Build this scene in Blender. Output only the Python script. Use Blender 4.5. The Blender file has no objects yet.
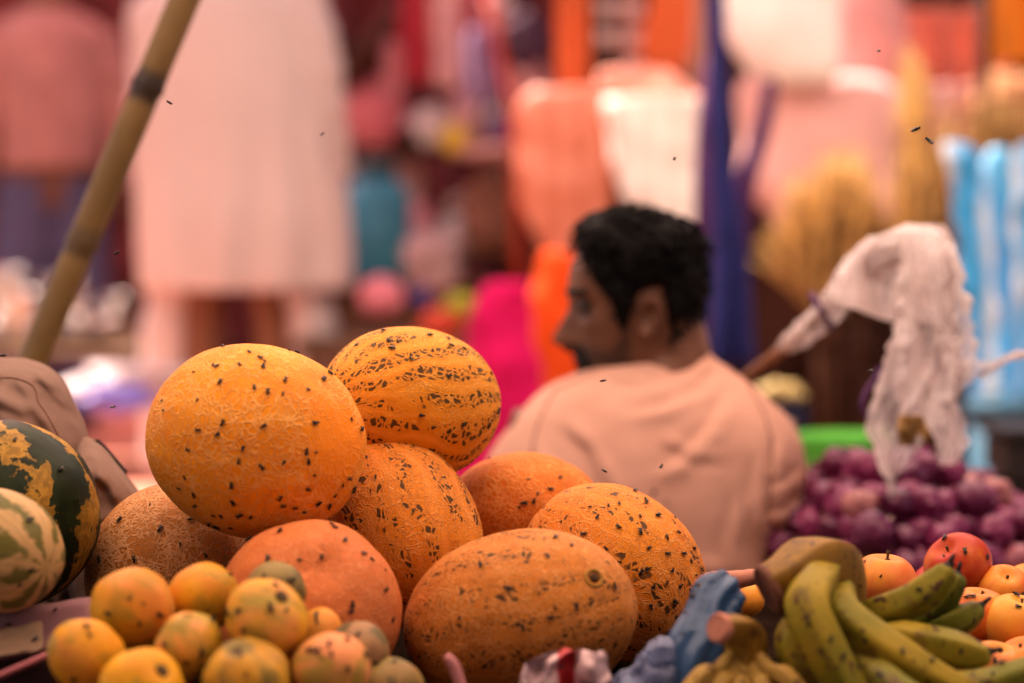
import bpy, bmesh, math, random
from mathutils import Vector, Matrix, noise, Quaternion
from mathutils.bvhtree import BVHTree
R = math.radians
rnd = random.Random(7)
S = bpy.context.scene
COL = S.collection

# ------------------------------------------------------------------ camera, sky, sun, exposure
CAMZ, PITCH, LENS = 0.82, 3.35, 85.0
FPX = LENS / 36.0 * 1024
cd = bpy.data.cameras.new("camera"); cam = bpy.data.objects.new("camera", cd); COL.objects.link(cam)
cam.location = (0, 0, CAMZ); cam.rotation_euler = (R(90 - PITCH), 0, 0)
cd.lens = LENS; cd.sensor_width = 36; cd.clip_end = 400; cd.clip_start = 0.05
cd.dof.use_dof = True; cd.dof.focus_distance = 2.34; cd.dof.aperture_fstop = 2.1; cd.dof.aperture_blades = 0
S.camera = cam
w = bpy.data.worlds.new("World"); S.world = w; w.use_nodes = True
SUN_EL, SUN_AZ = 58, -50            # azimuth measured from +Y (away from the camera), negative = left
nt = w.node_tree; bg = nt.nodes["Background"]
sk = nt.nodes.new("ShaderNodeTexSky"); sk.sky_type = 'NISHITA'; sk.sun_disc = False
sk.sun_elevation = R(SUN_EL); sk.sun_rotation = R(SUN_AZ); sk.dust_density = 4.0; sk.air_density = 1.0
nt.links.new(sk.outputs[0], bg.inputs[0]); bg.inputs[1].default_value = 0.05
ld = bpy.data.lights.new("sun", 'SUN'); ld.energy = 4.5; ld.angle = R(3); ld.color = (1.0, 0.87, 0.74)
sun = bpy.data.objects.new("sun", ld); COL.objects.link(sun)
sd = Vector((math.sin(R(SUN_AZ)) * math.cos(R(SUN_EL)), math.cos(R(SUN_AZ)) * math.cos(R(SUN_EL)), math.sin(R(SUN_EL))))
sun.rotation_euler = sd.to_track_quat('Z', 'Y').to_euler()
V = S.view_settings; V.view_transform = 'Standard'; V.look = 'None'; V.gamma = 1.0; V.exposure = 1.9
V.use_white_balance = True; V.white_balance_temperature = 6600; V.white_balance_tint = 14
S.render.engine = 'CYCLES'
S.cycles.use_denoising = True; S.cycles.max_bounces = 8; S.cycles.diffuse_bounces = 3
S.cycles.transparent_max_bounces = 12; S.cycles.caustics_reflective = False; S.cycles.caustics_refractive = False
S.cycles.sample_clamp_indirect = 8.0

# ------------------------------------------------------------------ helpers
_p = R(PITCH)
FW = Vector((0, math.cos(_p), -math.sin(_p))); UP = Vector((0, math.sin(_p), math.cos(_p))); RT = Vector((1, 0, 0))
CAM = Vector((0, 0, CAMZ))
def P(u, v, d):
    return CAM + d * (FW + RT * ((u - 512) / FPX) + UP * ((341.5 - v) / FPX))
def px(d):
    return d / FPX
def sm(a, b, x):
    if a == b: return float(x > a)
    t = max(0, min(1, (x - a) / (b - a))); return t * t * (3 - 2 * t)
def lerp(a, b, t): return a + (b - a) * t
def interp(tab, x):
    if x <= tab[0][0]: return tab[0][1:]
    for a, b in zip(tab, tab[1:]):
        if x <= b[0]:
            t = (x - a[0]) / (b[0] - a[0]); return tuple(lerp(p, q, t) for p, q in zip(a[1:], b[1:]))
    return tab[-1][1:]
def smoothtab(tab, x):
    # Catmull-Rom interpolation of a table
    n = len(tab)
    if x <= tab[0][0]: return tab[0][1:]
    if x >= tab[-1][0]: return tab[-1][1:]
    i = 0
    while tab[i + 1][0] < x: i += 1
    t = (x - tab[i][0]) / (tab[i + 1][0] - tab[i][0])
    out = []
    for k in range(1, len(tab[0])):
        p1, p2 = tab[i][k], tab[i + 1][k]
        h = tab[i + 1][0] - tab[i][0]
        m1 = ((p2 - tab[i - 1][k]) / (tab[i + 1][0] - tab[i - 1][0])) * h if i > 0 else p2 - p1
        m2 = ((tab[i + 2][k] - p1) / (tab[i + 2][0] - tab[i][0])) * h if i + 2 < n else p2 - p1
        t2, t3 = t * t, t * t * t
        out.append((2*t3-3*t2+1)*p1 + (t3-2*t2+t)*m1 + (-2*t3+3*t2)*p2 + (t3-t2)*m2)
    return tuple(out)
def nz(x, y=0.0, z=0.0): return noise.noise(Vector((x, y, z)))

class MB:
    def __init__(s): s.v = []; s.f = []; s.m = []
    def add(s, v, f, m=0):
        o = len(s.v); s.v += [tuple(x) for x in v]; s.f += [tuple(i + o for i in q) for q in f]; s.m += [m] * len(f)
        return s
    def build(s, name, mats, parent=None, loc=None, rot=None, smooth=True, merge=False):
        me = bpy.data.meshes.new(name)
        o = bpy.data.objects.new(name, me); COL.objects.link(o)
        base = Vector((0, 0, 0))
        if parent is not None and loc is None:
            base = Vector(parent.location); q = parent.parent
            while q: base += q.location; q = q.parent
        v = [tuple(Vector(q) - base) for q in s.v]
        me.from_pydata(v, [], s.f)
        for m in (mats if isinstance(mats, (list, tuple)) else [mats]): me.materials.append(m)
        me.polygons.foreach_set("material_index", s.m)
        if smooth: me.polygons.foreach_set("use_smooth", [True] * len(s.f))
        if merge:
            bm = bmesh.new(); bm.from_mesh(me); bmesh.ops.remove_doubles(bm, verts=bm.verts, dist=1e-5); bm.to_mesh(me); bm.free()
        bm = bmesh.new(); bm.from_mesh(me); bmesh.ops.recalc_face_normals(bm, faces=bm.faces); bm.to_mesh(me); bm.free()
        if parent is not None: o.parent = parent
        if loc is not None: o.location = loc
        if rot is not None: o.rotation_euler = rot
        return o
    def centred(s, name, mats, smooth=True):
        """build with the origin at the middle of the base of the mesh"""
        xs = [q[0] for q in s.v]; ys = [q[1] for q in s.v]; zs = [q[2] for q in s.v]
        c = Vector(((min(xs) + max(xs)) / 2, (min(ys) + max(ys)) / 2, min(zs)))
        s.v = [tuple(Vector(q) - c) for q in s.v]
        return s.build(name, mats, loc=c, smooth=smooth)
def empty(name, loc):
    o = bpy.data.objects.new(name, None); o.location = loc; o.empty_display_size = .05; COL.objects.link(o); return o
def tag(o, label=None, cat=None, group=None, kind=None):
    if label: o['label'] = label
    if cat: o['category'] = cat
    if group: o['group'] = group
    if kind: o['kind'] = kind
    return o

def box(c, s, rot=None):
    x, y, z = s[0] / 2, s[1] / 2, s[2] / 2
    b = min(x, y, z) * 0.12
    v = []
    bm = bmesh.new(); bmesh.ops.create_cube(bm, size=1)
    for q in bm.verts: q.co = Vector((q.co.x * s[0], q.co.y * s[1], q.co.z * s[2]))
    bmesh.ops.bevel(bm, geom=bm.edges[:], offset=b, segments=2, profile=.5, affect='EDGES')
    bm.verts.index_update()
    M = rot if rot is not None else Matrix.Identity(3)
    v = [M @ q.co + Vector(c) for q in bm.verts]; f = [[q.index for q in p.verts] for p in bm.faces]
    bm.free(); return v, f
def grid_faces(nu, nv, wrapu=False, wrapv=False):
    f = []
    for j in range(nv if wrapv else nv - 1):
        for i in range(nu if wrapu else nu - 1):
            a = j * nu + i; b = j * nu + (i + 1) % nu
            c = ((j + 1) % nv) * nu + (i + 1) % nu; d = ((j + 1) % nv) * nu + i
            f.append((a, b, c, d))
    return f
def lathe(prof, n=32, M=None):
    v = []
    for r, z in prof:
        for i in range(n):
            a = 2 * math.pi * i / n; v.append(Vector((r * math.cos(a), r * math.sin(a), z)))
    if M is not None: v = [M @ q for q in v]
    f = grid_faces(n, len(prof), wrapu=True)
    f.append(tuple(range(n))[::-1]); o = (len(prof) - 1) * n; f.append(tuple(range(o, o + n)))
    return v, f
def tube(pts, rad, n=12, cap=True, sq=None):
    pts = [Vector(q) for q in pts]; v = []
    t0 = (pts[1] - pts[0]).normalized()
    a = Vector((0, 0, 1)) if abs(t0.z) < .9 else Vector((1, 0, 0))
    nrm = (a - t0 * a.dot(t0)).normalized()
    for i, q in enumerate(pts):
        t = (pts[min(i + 1, len(pts) - 1)] - pts[max(i - 1, 0)]).normalized()
        nrm = (nrm - t * nrm.dot(t)).normalized(); b = t.cross(nrm)
        r = rad[i] if isinstance(rad, (list, tuple)) else rad
        for k in range(n):
            an = 2 * math.pi * k / n
            rr = r * (sq(an) if sq else 1)
            v.append(q + nrm * math.cos(an) * rr + b * math.sin(an) * rr)
    f = grid_faces(n, len(pts), wrapu=True)
    if cap:
        f.append(tuple(range(n))[::-1]); o = (len(pts) - 1) * n; f.append(tuple(range(o, o + n)))
    return v, f
def spline(pts, n):
    tab = [(i,) + tuple(q) for i, q in enumerate(pts)]
    return [smoothtab(tab, i * (len(pts) - 1) / (n - 1)) for i in range(n)]
def ball(c, r, nu=24, nv=16, M=None, fn=None):
    """closed ellipsoid; r = (rx, ry, rz); fn(unit dir) scales the radius"""
    v = []; f = []
    for j in range(1, nv):
        th = math.pi * j / nv
        for i in range(nu):
            a = 2 * math.pi * i / nu
            q = Vector((math.sin(th) * math.cos(a), math.sin(th) * math.sin(a), math.cos(th)))
            v.append(q)
    v += [Vector((0, 0, 1)), Vector((0, 0, -1))]
    out = []
    for q in v:
        k = fn(q) if fn else 1
        if isinstance(k, Vector): p = k
        else: p = Vector((q.x * r[0], q.y * r[1], q.z * r[2])) * k
        if M is not None: p = M @ p
        out.append(p + Vector(c))
    f = grid_faces(nu, nv - 1, wrapu=True)
    n0 = len(v) - 2
    for i in range(nu):
        f.append((n0, (i + 1) % nu, i)); o = (nv - 2) * nu; f.append((n0 + 1, o + i, o + (i + 1) % nu))
    return out, f

def loft(rows, d, kd=0.5, n=40, nv=40, fold=0.0, ff=9.0, sup=2.3, seed=0.0, wr=0.0, wf=12.0):
    """closed body whose outline is given by rows (y, xl, xr [, depth offset m, half depth m]) in view pixels at distance d"""
    full = []
    for r in rows:
        r = tuple(r)
        if len(r) == 3: r = r + (0.0, (r[2] - r[1]) / 2 * px(d) * kd)
        elif len(r) == 4: r = r + ((r[2] - r[1]) / 2 * px(d) * kd,)
        full.append(r)
    y0, y1 = full[0][0], full[-1][0]; v = []
    for j in range(nv):
        y = lerp(y0, y1, j / (nv - 1))
        xl, xr, off, hd = smoothtab(full, y)
        cx, hw = (xl + xr) / 2, max(.5, (xr - xl) / 2)
        for i in range(n):
            a = 2 * math.pi * i / n
            ca, sa = math.cos(a), math.sin(a)
            X = math.copysign(abs(ca) ** (2 / sup), ca); Y = math.copysign(abs(sa) ** (2 / sup), sa)
            k = 1.0
            if fold: k += fold * math.sin(ff * a + 2.5 * nz(y * .01 + seed, a * .6, seed)) * (0.4 + .6 * j / nv)
            p = P(cx + hw * X * k, y, d) + FW * (off + hd * Y * k)
            if wr:
                q = p * wf
                p = p + Vector((noise.noise(q + Vector((seed, 0, 0))), noise.noise(q + Vector((seed, 9, 0))), noise.noise(q + Vector((seed, 0, 9))))) * wr
            v.append(p)
    f = grid_faces(n, nv, wrapu=True)
    f.append(tuple(range(n))[::-1]); o = (nv - 1) * n; f.append(tuple(range(o, o + n)))
    return v, f
def drape(rows, d, nu=30, nv=40, amp=0.02, freq=5.0, seed=0.0, wr=0.01, wf=9.0, thick=.003, jag=0.0, off=None, rg=0.0):
    """hanging sheet with vertical folds in depth; rows (y, xl, xr); real thickness"""
    v = []
    y0, y1 = rows[0][0], rows[-1][0]
    for j in range(nv):
        y = lerp(y0, y1, j / (nv - 1)); xl, xr = smoothtab([q[:3] for q in rows], y)
        if jag:
            xl += jag * (nz(y * .07, seed, 1.3) + .25 * nz(y * .22, seed, 2.3)); xr += jag * (nz(y * .07, seed, 7.3) + .25 * nz(y * .22, seed, 8.3))
        for i in range(nu):
            t = i / (nu - 1)
            p = P(lerp(xl, xr, t), y, d)
            pz = Vector((p.x, p.y, p.z * .42))
            ridge = (abs(noise.noise(pz * wf * 1.1 + Vector((seed, 5, 0)))) - .25) * rg + (abs(noise.noise(pz * wf * 2.6 + Vector((seed, 8, 0)))) - .25) * rg * .2 if rg else 0
            dd = ridge + amp * math.sin(freq * 2 * math.pi * (t + .12 * nz(y * .008, seed, t * 2))) + wr * noise.noise(p * wf + Vector((seed, seed, 0))) + wr * .5 * noise.noise(p * wf * 2.7 + Vector((seed, seed, 3)))
            if off: dd += off(t, (y - y0) / (y1 - y0))
            v.append(p + FW * dd)
    n = len(v); v2 = [p + FW * thick for p in v]
    f = grid_faces(nu, nv)
    g = [tuple(i + n for i in q[::-1]) for q in f]
    edge = [(j * nu) for j in range(nv)]
    rim = []
    loop = list(range(nu)) + [j * nu + nu - 1 for j in range(1, nv)] + [(nv - 1) * nu + i for i in range(nu - 2, -1, -1)] + [j * nu for j in range(nv - 2, 0, -1)]
    for a, b in zip(loop, loop[1:] + loop[:1]): rim.append((a, b, b + n, a + n))
    return v + v2, f + g + rim

def foldval(u, y, folds):
    fold = 0.0
    for (pl, w_, am) in folds:
        best = 1e9; tt = 0
        for i_ in range(len(pl) - 1):
            ax_, ay_ = pl[i_]; bx_, by_ = pl[i_ + 1]; dx_, dy_ = bx_ - ax_, by_ - ay_
            t_ = max(0, min(1, ((u - ax_) * dx_ + (y - ay_) * dy_) / (dx_ * dx_ + dy_ * dy_)))
            e_ = (u - ax_ - dx_ * t_, y - ay_ - dy_ * t_); d_ = math.hypot(*e_)
            if d_ < abs(best): best = d_ * (1 if dx_ * e_[1] - dy_ * e_[0] > 0 else -1); tt = (i_ + t_) / (len(pl) - 1)
        k_ = sm(0, .25, tt) * sm(1.0, .6, tt)
        fold += am * k_ * (math.exp(-(best / w_) ** 2) - .8 * math.exp(-((best - w_ * 1.5) / (w_ * .8)) ** 2))
    return fold
# ------------------------------------------------------------------ materials
class NT:
    def __init__(s, name):
        s.m = bpy.data.materials.new(name); s.m.use_nodes = True; s.t = s.m.node_tree; s.n = s.t.nodes
        s.b = s.n["Principled BSDF"]; s.out = s.n["Material Output"]
    def node(s, typ, ins=None, **kw):
        o = s.n.new(typ)
        for k, x in kw.items(): setattr(o, k, x)
        for k, x in (ins or {}).items():
            if hasattr(x, 'is_linked') or isinstance(x, bpy.types.NodeSocket): s.t.links.new(x, o.inputs[k])
            else: o.inputs[k].default_value = x
        return o
    def math(s, op, a, b=0.0, c=0.0, clamp=False):
        o = s.node("ShaderNodeMath", operation=op); o.use_clamp = clamp
        for i, x in enumerate((a, b, c)):
            if isinstance(x, bpy.types.NodeSocket): s.t.links.new(x, o.inputs[i])
            else: o.inputs[i].default_value = x
        return o.outputs[0]
    def ss(s, x, a, b):
        o = s.node("ShaderNodeMapRange", {'Value': x, 'From Min': a, 'From Max': b}, interpolation_type='SMOOTHSTEP'); return o.outputs[0]
    def mix(s, f, a, b, mode='MIX'):
        o = s.node("ShaderNodeMix", data_type='RGBA', blend_type=mode)
        for k, x in ((0, f), (6, a), (7, b)):
            if isinstance(x, bpy.types.NodeSocket): s.t.links.new(x, o.inputs[k])
            elif k == 0: o.inputs[0].default_value = x
            else: o.inputs[k].default_value = tuple(x) + (1,) if len(x) == 3 else x
        return o.outputs[2]
    def obj(s): return s.node("ShaderNodeTexCoord").outputs['Object']
    def rand(s): return s.node("ShaderNodeObjectInfo").outputs['Random']
    def vscale(s, v, k): return s.node("ShaderNodeVectorMath", {0: v, 1: k}, operation='MULTIPLY').outputs[0]
    def vadd(s, v, k): return s.node("ShaderNodeVectorMath", {0: v, 1: k}, operation='ADD').outputs[0]
    def noise(s, v, sc, det=3.0, rough=.55, out=0, dist=0.0):
        return s.node("ShaderNodeTexNoise", {'Vector': v, 'Scale': sc, 'Detail': det, 'Roughness': rough, 'Distortion': dist}).outputs[out]
    def vor(s, v, sc, feat='F1'):
        return s.node("ShaderNodeTexVoronoi", {'Vector': v, 'Scale': sc}, feature=feat)
    def bump(s, h, st=.3, dist=.002, nrm=None):
        ins = {'Height': h, 'Strength': st, 'Distance': dist}
        if nrm is not None: ins['Normal'] = nrm
        return s.node("ShaderNodeBump", ins).outputs[0]
    def set(s, **kw):
        al = {'color': 'Base Color', 'rough': 'Roughness', 'metal': 'Metallic', 'normal': 'Normal', 'spec': 'Specular IOR Level', 'sss': 'Subsurface Weight', 'alpha': 'Alpha', 'sheen': 'Sheen Weight', 'coat': 'Coat Weight', 'trans': 'Transmission Weight'}
        for k, x in kw.items():
            i = s.b.inputs[al[k]]
            if isinstance(x, bpy.types.NodeSocket): s.t.links.new(x, i)
            elif k == 'color': i.default_value = tuple(x) + (1,) if len(x) == 3 else x
            else: i.default_value = x
        return s
def simple(name, c, rough=.7, var=.25, sc=14.0, metal=0.0, bump=.15, bsc=60.0, sheen=0.0, spec=.18):
    m = NT(name); o = m.obj(); n = m.noise(o, sc, 4)
    c2 = tuple(x * (1 - var) for x in c)
    m.set(color=m.mix(m.ss(n, .35, .65), c2, c), rough=rough, metal=metal, spec=spec, sheen=sheen)
    if bump: m.set(normal=m.bump(m.noise(o, bsc, 3), bump, .004))
    return m.m
def cloth_mat(name, c, trans=0.25, var=.2, sc=5.0, rough=.85, weave=600.0):
    m = NT(name); o = m.obj()
    n = m.ss(m.noise(o, sc, 4), .3, .7)
    col = m.mix(n, tuple(x * (1 - var) for x in c), c)
    m.set(color=col, rough=rough, spec=.08, sheen=.02, normal=m.bump(m.noise(o, weave, 2), .15, .001))
    if trans:
        t = m.node("ShaderNodeBsdfTranslucent", {'Color': col}); mx = m.node("ShaderNodeMixShader", {0: trans, 1: m.b.outputs[0], 2: t.outputs[0]})
        m.t.links.new(mx.outputs[0], m.out.inputs[0])
    return m.m
def melon_mat(name, base, base2, net, netscale=120., stretch=(1, 1, 1), netw=.1, dark=0.0, nstripe=11, seed=0., patch=None, netamt=.8, darkcol=(.035, .025, .01), bare=.35):
    m = NT(name); o = m.obj()
    o2 = m.vadd(o, (seed, seed * .7, 0))
    wv = m.noise(o2, 16, 3, out=1); wv = m.vadd(m.vscale(wv, (.05, .05, .05)), (-.025, -.025, -.025))
    q = m.vscale(m.vadd(o2, wv), stretch)
    wv2 = m.vadd(m.vscale(m.noise(o2, 140, 2, out=1), (.0036, .0036, .0036)), (-.0018, -.0018, -.0018))
    q = m.vadd(q, wv2)
    ed = m.vor(q, netscale, 'DISTANCE_TO_EDGE').outputs['Distance']
    ed2 = m.vor(m.vscale(q, (.6, .6, .6)), netscale, 'DISTANCE_TO_EDGE').outputs['Distance']
    big = m.noise(o2, 9, 3)
    wid = m.math('MULTIPLY', m.ss(m.noise(o2, 26, 3), .30, .62), netw)
    line = m.math('SUBTRACT', 1.0, m.ss(m.math('SUBTRACT', ed, wid), -.02, .06), clamp=True)
    line2 = m.math('SUBTRACT', 1.0, m.ss(m.math('SUBTRACT', ed2, m.math('MULTIPLY', wid, .6)), -.02, .05), clamp=True)
    line = m.math('MAXIMUM', line, line2)
    line = m.math('MULTIPLY', line, m.ss(big, bare - .12, bare + .1))
    line = m.math('MULTIPLY', line, netamt)
    col = m.mix(m.ss(big, .3, .7), base2, base)
    col = m.mix(m.math('MULTIPLY', m.ss(m.noise(o2, 70, 3), .45, .75), .45), col, tuple(x * y for x, y in zip(base2, (.8, .62, .45))))
    sx = m.node("ShaderNodeSeparateXYZ", {0: o})
    ang = m.math('ARCTAN2', sx.outputs[1], sx.outputs[0])
    aw = m.math('ADD', ang, m.math('MULTIPLY', m.math('SUBTRACT', m.noise(o2, 10, 3), .5), .9))
    stp = m.math('SINE', m.math('MULTIPLY', aw, float(nstripe)))
    stp2 = m.math('MULTIPLY', m.ss(stp, -.5, .7), m.ss(m.noise(m.vscale(o2, (1, 1, .6)), 19, 3), .30, .58))
    # pale longitudinal sutures
    col = m.mix(m.math('MULTIPLY', m.ss(m.math('MULTIPLY', stp, -1.0), .55, 1.0), .30), col, tuple(min(1, x * 1.15 + .04) for x in base))
    if dark:
        v = m.vor(q, netscale * .8, 'F1'); cr = m.node("ShaderNodeSeparateColor", {0: v.outputs['Color']}).outputs[0]
        e3 = m.vor(q, netscale * .8, 'DISTANCE_TO_EDGE').outputs['Distance']
        cellon = m.ss(m.math('SUBTRACT', m.math('MULTIPLY', stp2, dark), cr), -.08, .12)
        dk = m.math('MULTIPLY', cellon, m.ss(m.math('SUBTRACT', e3, m.math('MULTIPLY', m.noise(o2, 220, 1), .2)), -.01, .12))
        line = m.math('MULTIPLY', line, m.math('SUBTRACT', 1.0, m.math('MULTIPLY', dk, 1.0)))
        line = m.math('MAXIMUM', line, m.math('MULTIPLY', m.math('MULTIPLY', m.ss(stp2, .2, .6), .5), m.math('SUBTRACT', 1.0, m.ss(e3, .0, .05))))
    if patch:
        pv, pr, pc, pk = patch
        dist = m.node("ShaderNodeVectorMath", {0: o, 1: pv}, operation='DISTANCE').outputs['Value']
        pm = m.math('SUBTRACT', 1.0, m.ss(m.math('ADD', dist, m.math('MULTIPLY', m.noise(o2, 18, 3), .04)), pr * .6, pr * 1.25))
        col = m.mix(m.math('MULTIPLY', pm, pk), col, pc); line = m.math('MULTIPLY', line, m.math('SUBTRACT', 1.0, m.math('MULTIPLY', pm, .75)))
    col = m.mix(m.math('MULTIPLY', line, .85), col, net)
    if dark:
        col = m.mix(m.math('MULTIPLY', dk, .92), col, darkcol)
        v4 = m.vor(q, 330., 'F1'); r4 = m.node("ShaderNodeSeparateColor", {0: v4.outputs['Color']}).outputs[1]
        s4 = m.math('MULTIPLY', m.ss(m.math('SUBTRACT', m.math('MULTIPLY', stp2, .55), r4), -.05, .1), m.math('SUBTRACT', 1.0, m.ss(v4.outputs['Distance'], .22, .42)))
        col = m.mix(m.math('MULTIPLY', s4, .75), col, (.07, .035, .012))
    # small scars
    sc = m.ss(m.noise(o2, 300, 2), .70, .78)
    col = m.mix(m.math('MULTIPLY', sc, .5), col, (.12, .05, .015))
    h = m.math('ADD', line, m.math('MULTIPLY', m.noise(o2, 90, 3), .5))
    m.set(color=col, rough=m.math('ADD', .5, m.math('MULTIPLY', line, .2)), spec=.13, normal=m.bump(h, .65, .0024))
    return m.m
def watermelon_mat(name, base, mott, n=8, seed=0., pale=False):
    m = NT(name); o = m.obj(); o2 = m.vadd(o, (seed, 0, seed))
    sx = m.node("ShaderNodeSeparateXYZ", {0: o})
    ang = m.math('ARCTAN2', sx.outputs[1], sx.outputs[0])
    aw = m.math('ADD', ang, m.math('MULTIPLY', m.math('SUBTRACT', m.noise(o2, 14, 4), .5), 1.1 if not pale else .9))
    s = m.math('SINE', m.math('MULTIPLY', aw, float(n)))
    n1 = m.noise(m.vscale(o2, (1, 1, .8)), 26 if not pale else 48, 5, .6); n2 = m.noise(o2, 110, 3)
    if not pale:
        k = m.math('ADD', m.math('MULTIPLY', s, .5), m.math('MULTIPLY', m.math('SUBTRACT', n1, .5), 2.9))
        k = m.ss(m.math('ADD', k, m.math('MULTIPLY', m.math('SUBTRACT', n2, .5), 1.8)), .05, .32)
        b = m.mix(m.ss(m.noise(o2, 40, 3), .4, .7), base, tuple(x * 1.9 for x in base))
        col = m.mix(m.math('MULTIPLY', k, .95), b, m.mix(m.ss(n2, .4, .65), mott, tuple(x * .55 for x in mott)))
    else:
        k = m.math('ADD', s, m.math('MULTIPLY', m.math('SUBTRACT', n1, .5), 8.0)); k = m.ss(k, -.2, .9)
        fine = m.ss(m.math('SINE', m.math('ADD', m.math('MULTIPLY', aw, n * 4.0), m.math('MULTIPLY', n2, 3.0))), -.2, .8)
        b = m.mix(m.math('MULTIPLY', fine, .35), mott, tuple(x * .6 for x in mott))
        col = m.mix(m.math('MULTIPLY', k, .85), b, base)
    m.set(color=col, rough=.45, spec=.10, normal=m.bump(n2, .12, .001))
    return m.m
def fruit_mat(name, base, base2, blush=None, sp=.6, scale=20., spot=(.10, .05, .015), rough=.42, green=None, streak=False):
    m = NT(name); o = m.obj(); r = m.rand()
    off = m.node("ShaderNodeCombineXYZ", {0: m.math('MULTIPLY', r, 7.0), 1: m.math('MULTIPLY', r, 3.0), 2: 0.0}).outputs[0]
    o2 = m.vadd(o, off)
    n = m.noise(o2, scale, 4)
    col = m.mix(m.ss(n, .3, .7), base2, base)
    if blush:
        sx = m.node("ShaderNodeSeparateXYZ", {0: o2})
        b = m.ss(m.math('ADD', m.noise(o2, scale * .55, 3), m.math('MULTIPLY', m.math('SUBTRACT', r, .5), .25)), .42, .66)
        col = m.mix(m.math('MULTIPLY', b, .85), col, blush)
    if streak:
        sx = m.node("ShaderNodeSeparateXYZ", {0: o}); an = m.math('ARCTAN2', sx.outputs[1], sx.outputs[0])
        cv = m.node("ShaderNodeCombineXYZ", {0: m.math('MULTIPLY', an, 6.0), 1: m.math('MULTIPLY', sx.outputs[2], 14.0), 2: m.math('MULTIPLY', r, 9.0)}).outputs[0]
        st = m.ss(m.noise(cv, 1.6, 3), .48, .72)
        col = m.mix(m.math('MULTIPLY', st, .28), col, blush if blush else base)
    if green: col = m.mix(m.math('MULTIPLY', m.ss(m.noise(o2, scale * .8, 4, dist=.8), .44, .62), .85), col, green)
    col = m.mix(m.math('MULTIPLY', m.ss(m.noise(o2, scale * 13, 2), .68, .76), sp), col, spot)
    col = m.mix(m.math('MULTIPLY', m.ss(m.noise(o2, scale * 3.5, 2), .70, .76), sp * .8), col, spot)
    m.set(color=col, rough=rough + .08, spec=.16, normal=m.bump(m.noise(o2, scale * 8, 3), .12, .001))
    return m.m

M = {}
M['fly'] = simple('fly_black', (.010, .008, .007), .4, 0, bump=0)
M['wing'] = simple('fly_wing', (.05, .035, .025), .3, 0, bump=0)
M['skin'] = simple('skin_brown', (.20, .088, .047), .5, .25, 30, bump=.1, bsc=300)
M['hair'] = simple('hair_black', (.0045, .0036, .0034), .6, .2, bump=.5, bsc=260, spec=.08)
M['wood'] = simple('plank_wood', (.16, .085, .045), .8, .5, 9)
M['steel'] = simple('steel', (.72, .66, .62), .22, .15, 20, metal=1.0, bump=.05)
M['brown'] = simple('dark_brown_wall', (.085, .030, .014), .85, .5, 3.0)

# ------------------------------------------------------------------ the setting
def ground_mat():
    m = NT('dusty_ground'); o = m.obj()
    a = m.noise(o, 1.2, 5); b = m.noise(o, 22, 4)
    col = m.mix(m.ss(a, .35, .65), (.19, .10, .07), (.27, .155, .11))
    col = m.mix(m.math('MULTIPLY', m.ss(b, .55, .7), .5), col, (.2, .11, .08))
    m.set(color=col, rough=.95, normal=m.bump(b, .4, .01)); return m.m
g = MB(); N = 60
gv = []
for j in range(N):
    for i in range(N):
        x = -60 + 120 * i / (N - 1); y = -20 + 140 * j / (N - 1)
        gv.append((x, y, 0.006 * nz(x * .7, y * .7)))
g.add(gv, grid_faces(N, N)); tag(g.build('ground', ground_mat()), kind='structure')

# shop wall far behind and the hanging sheets in front of it
def plaster():
    m = NT('painted_plaster'); o = m.obj(); a = m.noise(o, 1.5, 6)
    m.set(color=m.mix(m.ss(a, .35, .65), (.34, .13, .10), (.46, .20, .15)), rough=.9, normal=m.bump(m.noise(o, 30, 4), .3, .01)); return m.m
b = MB(); b.add(*box((0, 12.2, 2.0), (16, .25, 4.0))); tag(b.centred('shop_wall', plaster(), smooth=False), 'red washed plaster wall of the shops far behind the stalls', 'wall')

def hang(name, mat, label, cat, rows, d, group=None, **kw):
    b = MB(); b.add(*drape(rows, d, **kw)); return tag(b.centred(name, mat), label, cat, group)
def solid(name, mat, label, cat, rows, d, group=None, **kw):
    b = MB(); b.add(*loft(rows, d, **kw)); return tag(b.centred(name, mat), label, cat, group)

hang('backdrop_cloth', cloth_mat('rose_sheet', (.24, .065, .065), .35, .45, 2.2), 'rose red cloth sheet hung behind the standing man', 'cloth',
     [(-220, -180, 575), (0, -170, 575), (330, -170, 570), (410, -160, 560)], 10.2, nu=110, nv=40, amp=.06, freq=13, wr=.10, wf=1.6)
hang('dark_interior_sheet', simple('dark_brown_shade', (.075, .028, .015), .8, .5, 2.5), 'dark brown sheet standing in for the shaded shop interior behind the brooms', 'tarpaulin',  # shade of the shop interior put in as a dark coloured sheet
     [(-220, 560, 1220), (100, 560, 1220), (330, 565, 1220), (480, 570, 1220)], 7.4, nu=90, nv=40, amp=.05, freq=9, wr=.08, wf=2.0, seed=4)
hang('ground_sheet', cloth_mat('salmon_sheet', (.62, .26, .19), 0, .25, 3), 'salmon pink sheet spread on the market ground', 'sheet',
     [(392, -60, 480), (420, -80, 500), (520, -120, 560)], 1.0) if False else None

# salmon sheet spread flat on the ground (world-space sheet)
b = MB(); vv = []
for j in range(40):
    for i in range(50):
        x = -2.6 + 2.9 * i / 49; y = 5.4 + 4.0 * j / 39
        vv.append((x, y, .018 + .012 * nz(x * 2.2, y * 2.2, 3) + .006 * nz(x * 7, y * 7)))
b.add(vv, grid_faces(50, 40)); o = b.centred('ground_sheet', cloth_mat('salmon_sheet', (.70, .27, .18), 0, .2, 3))
tag(o, 'salmon pink sheet spread on the ground left of the orange melons', 'sheet')

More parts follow.
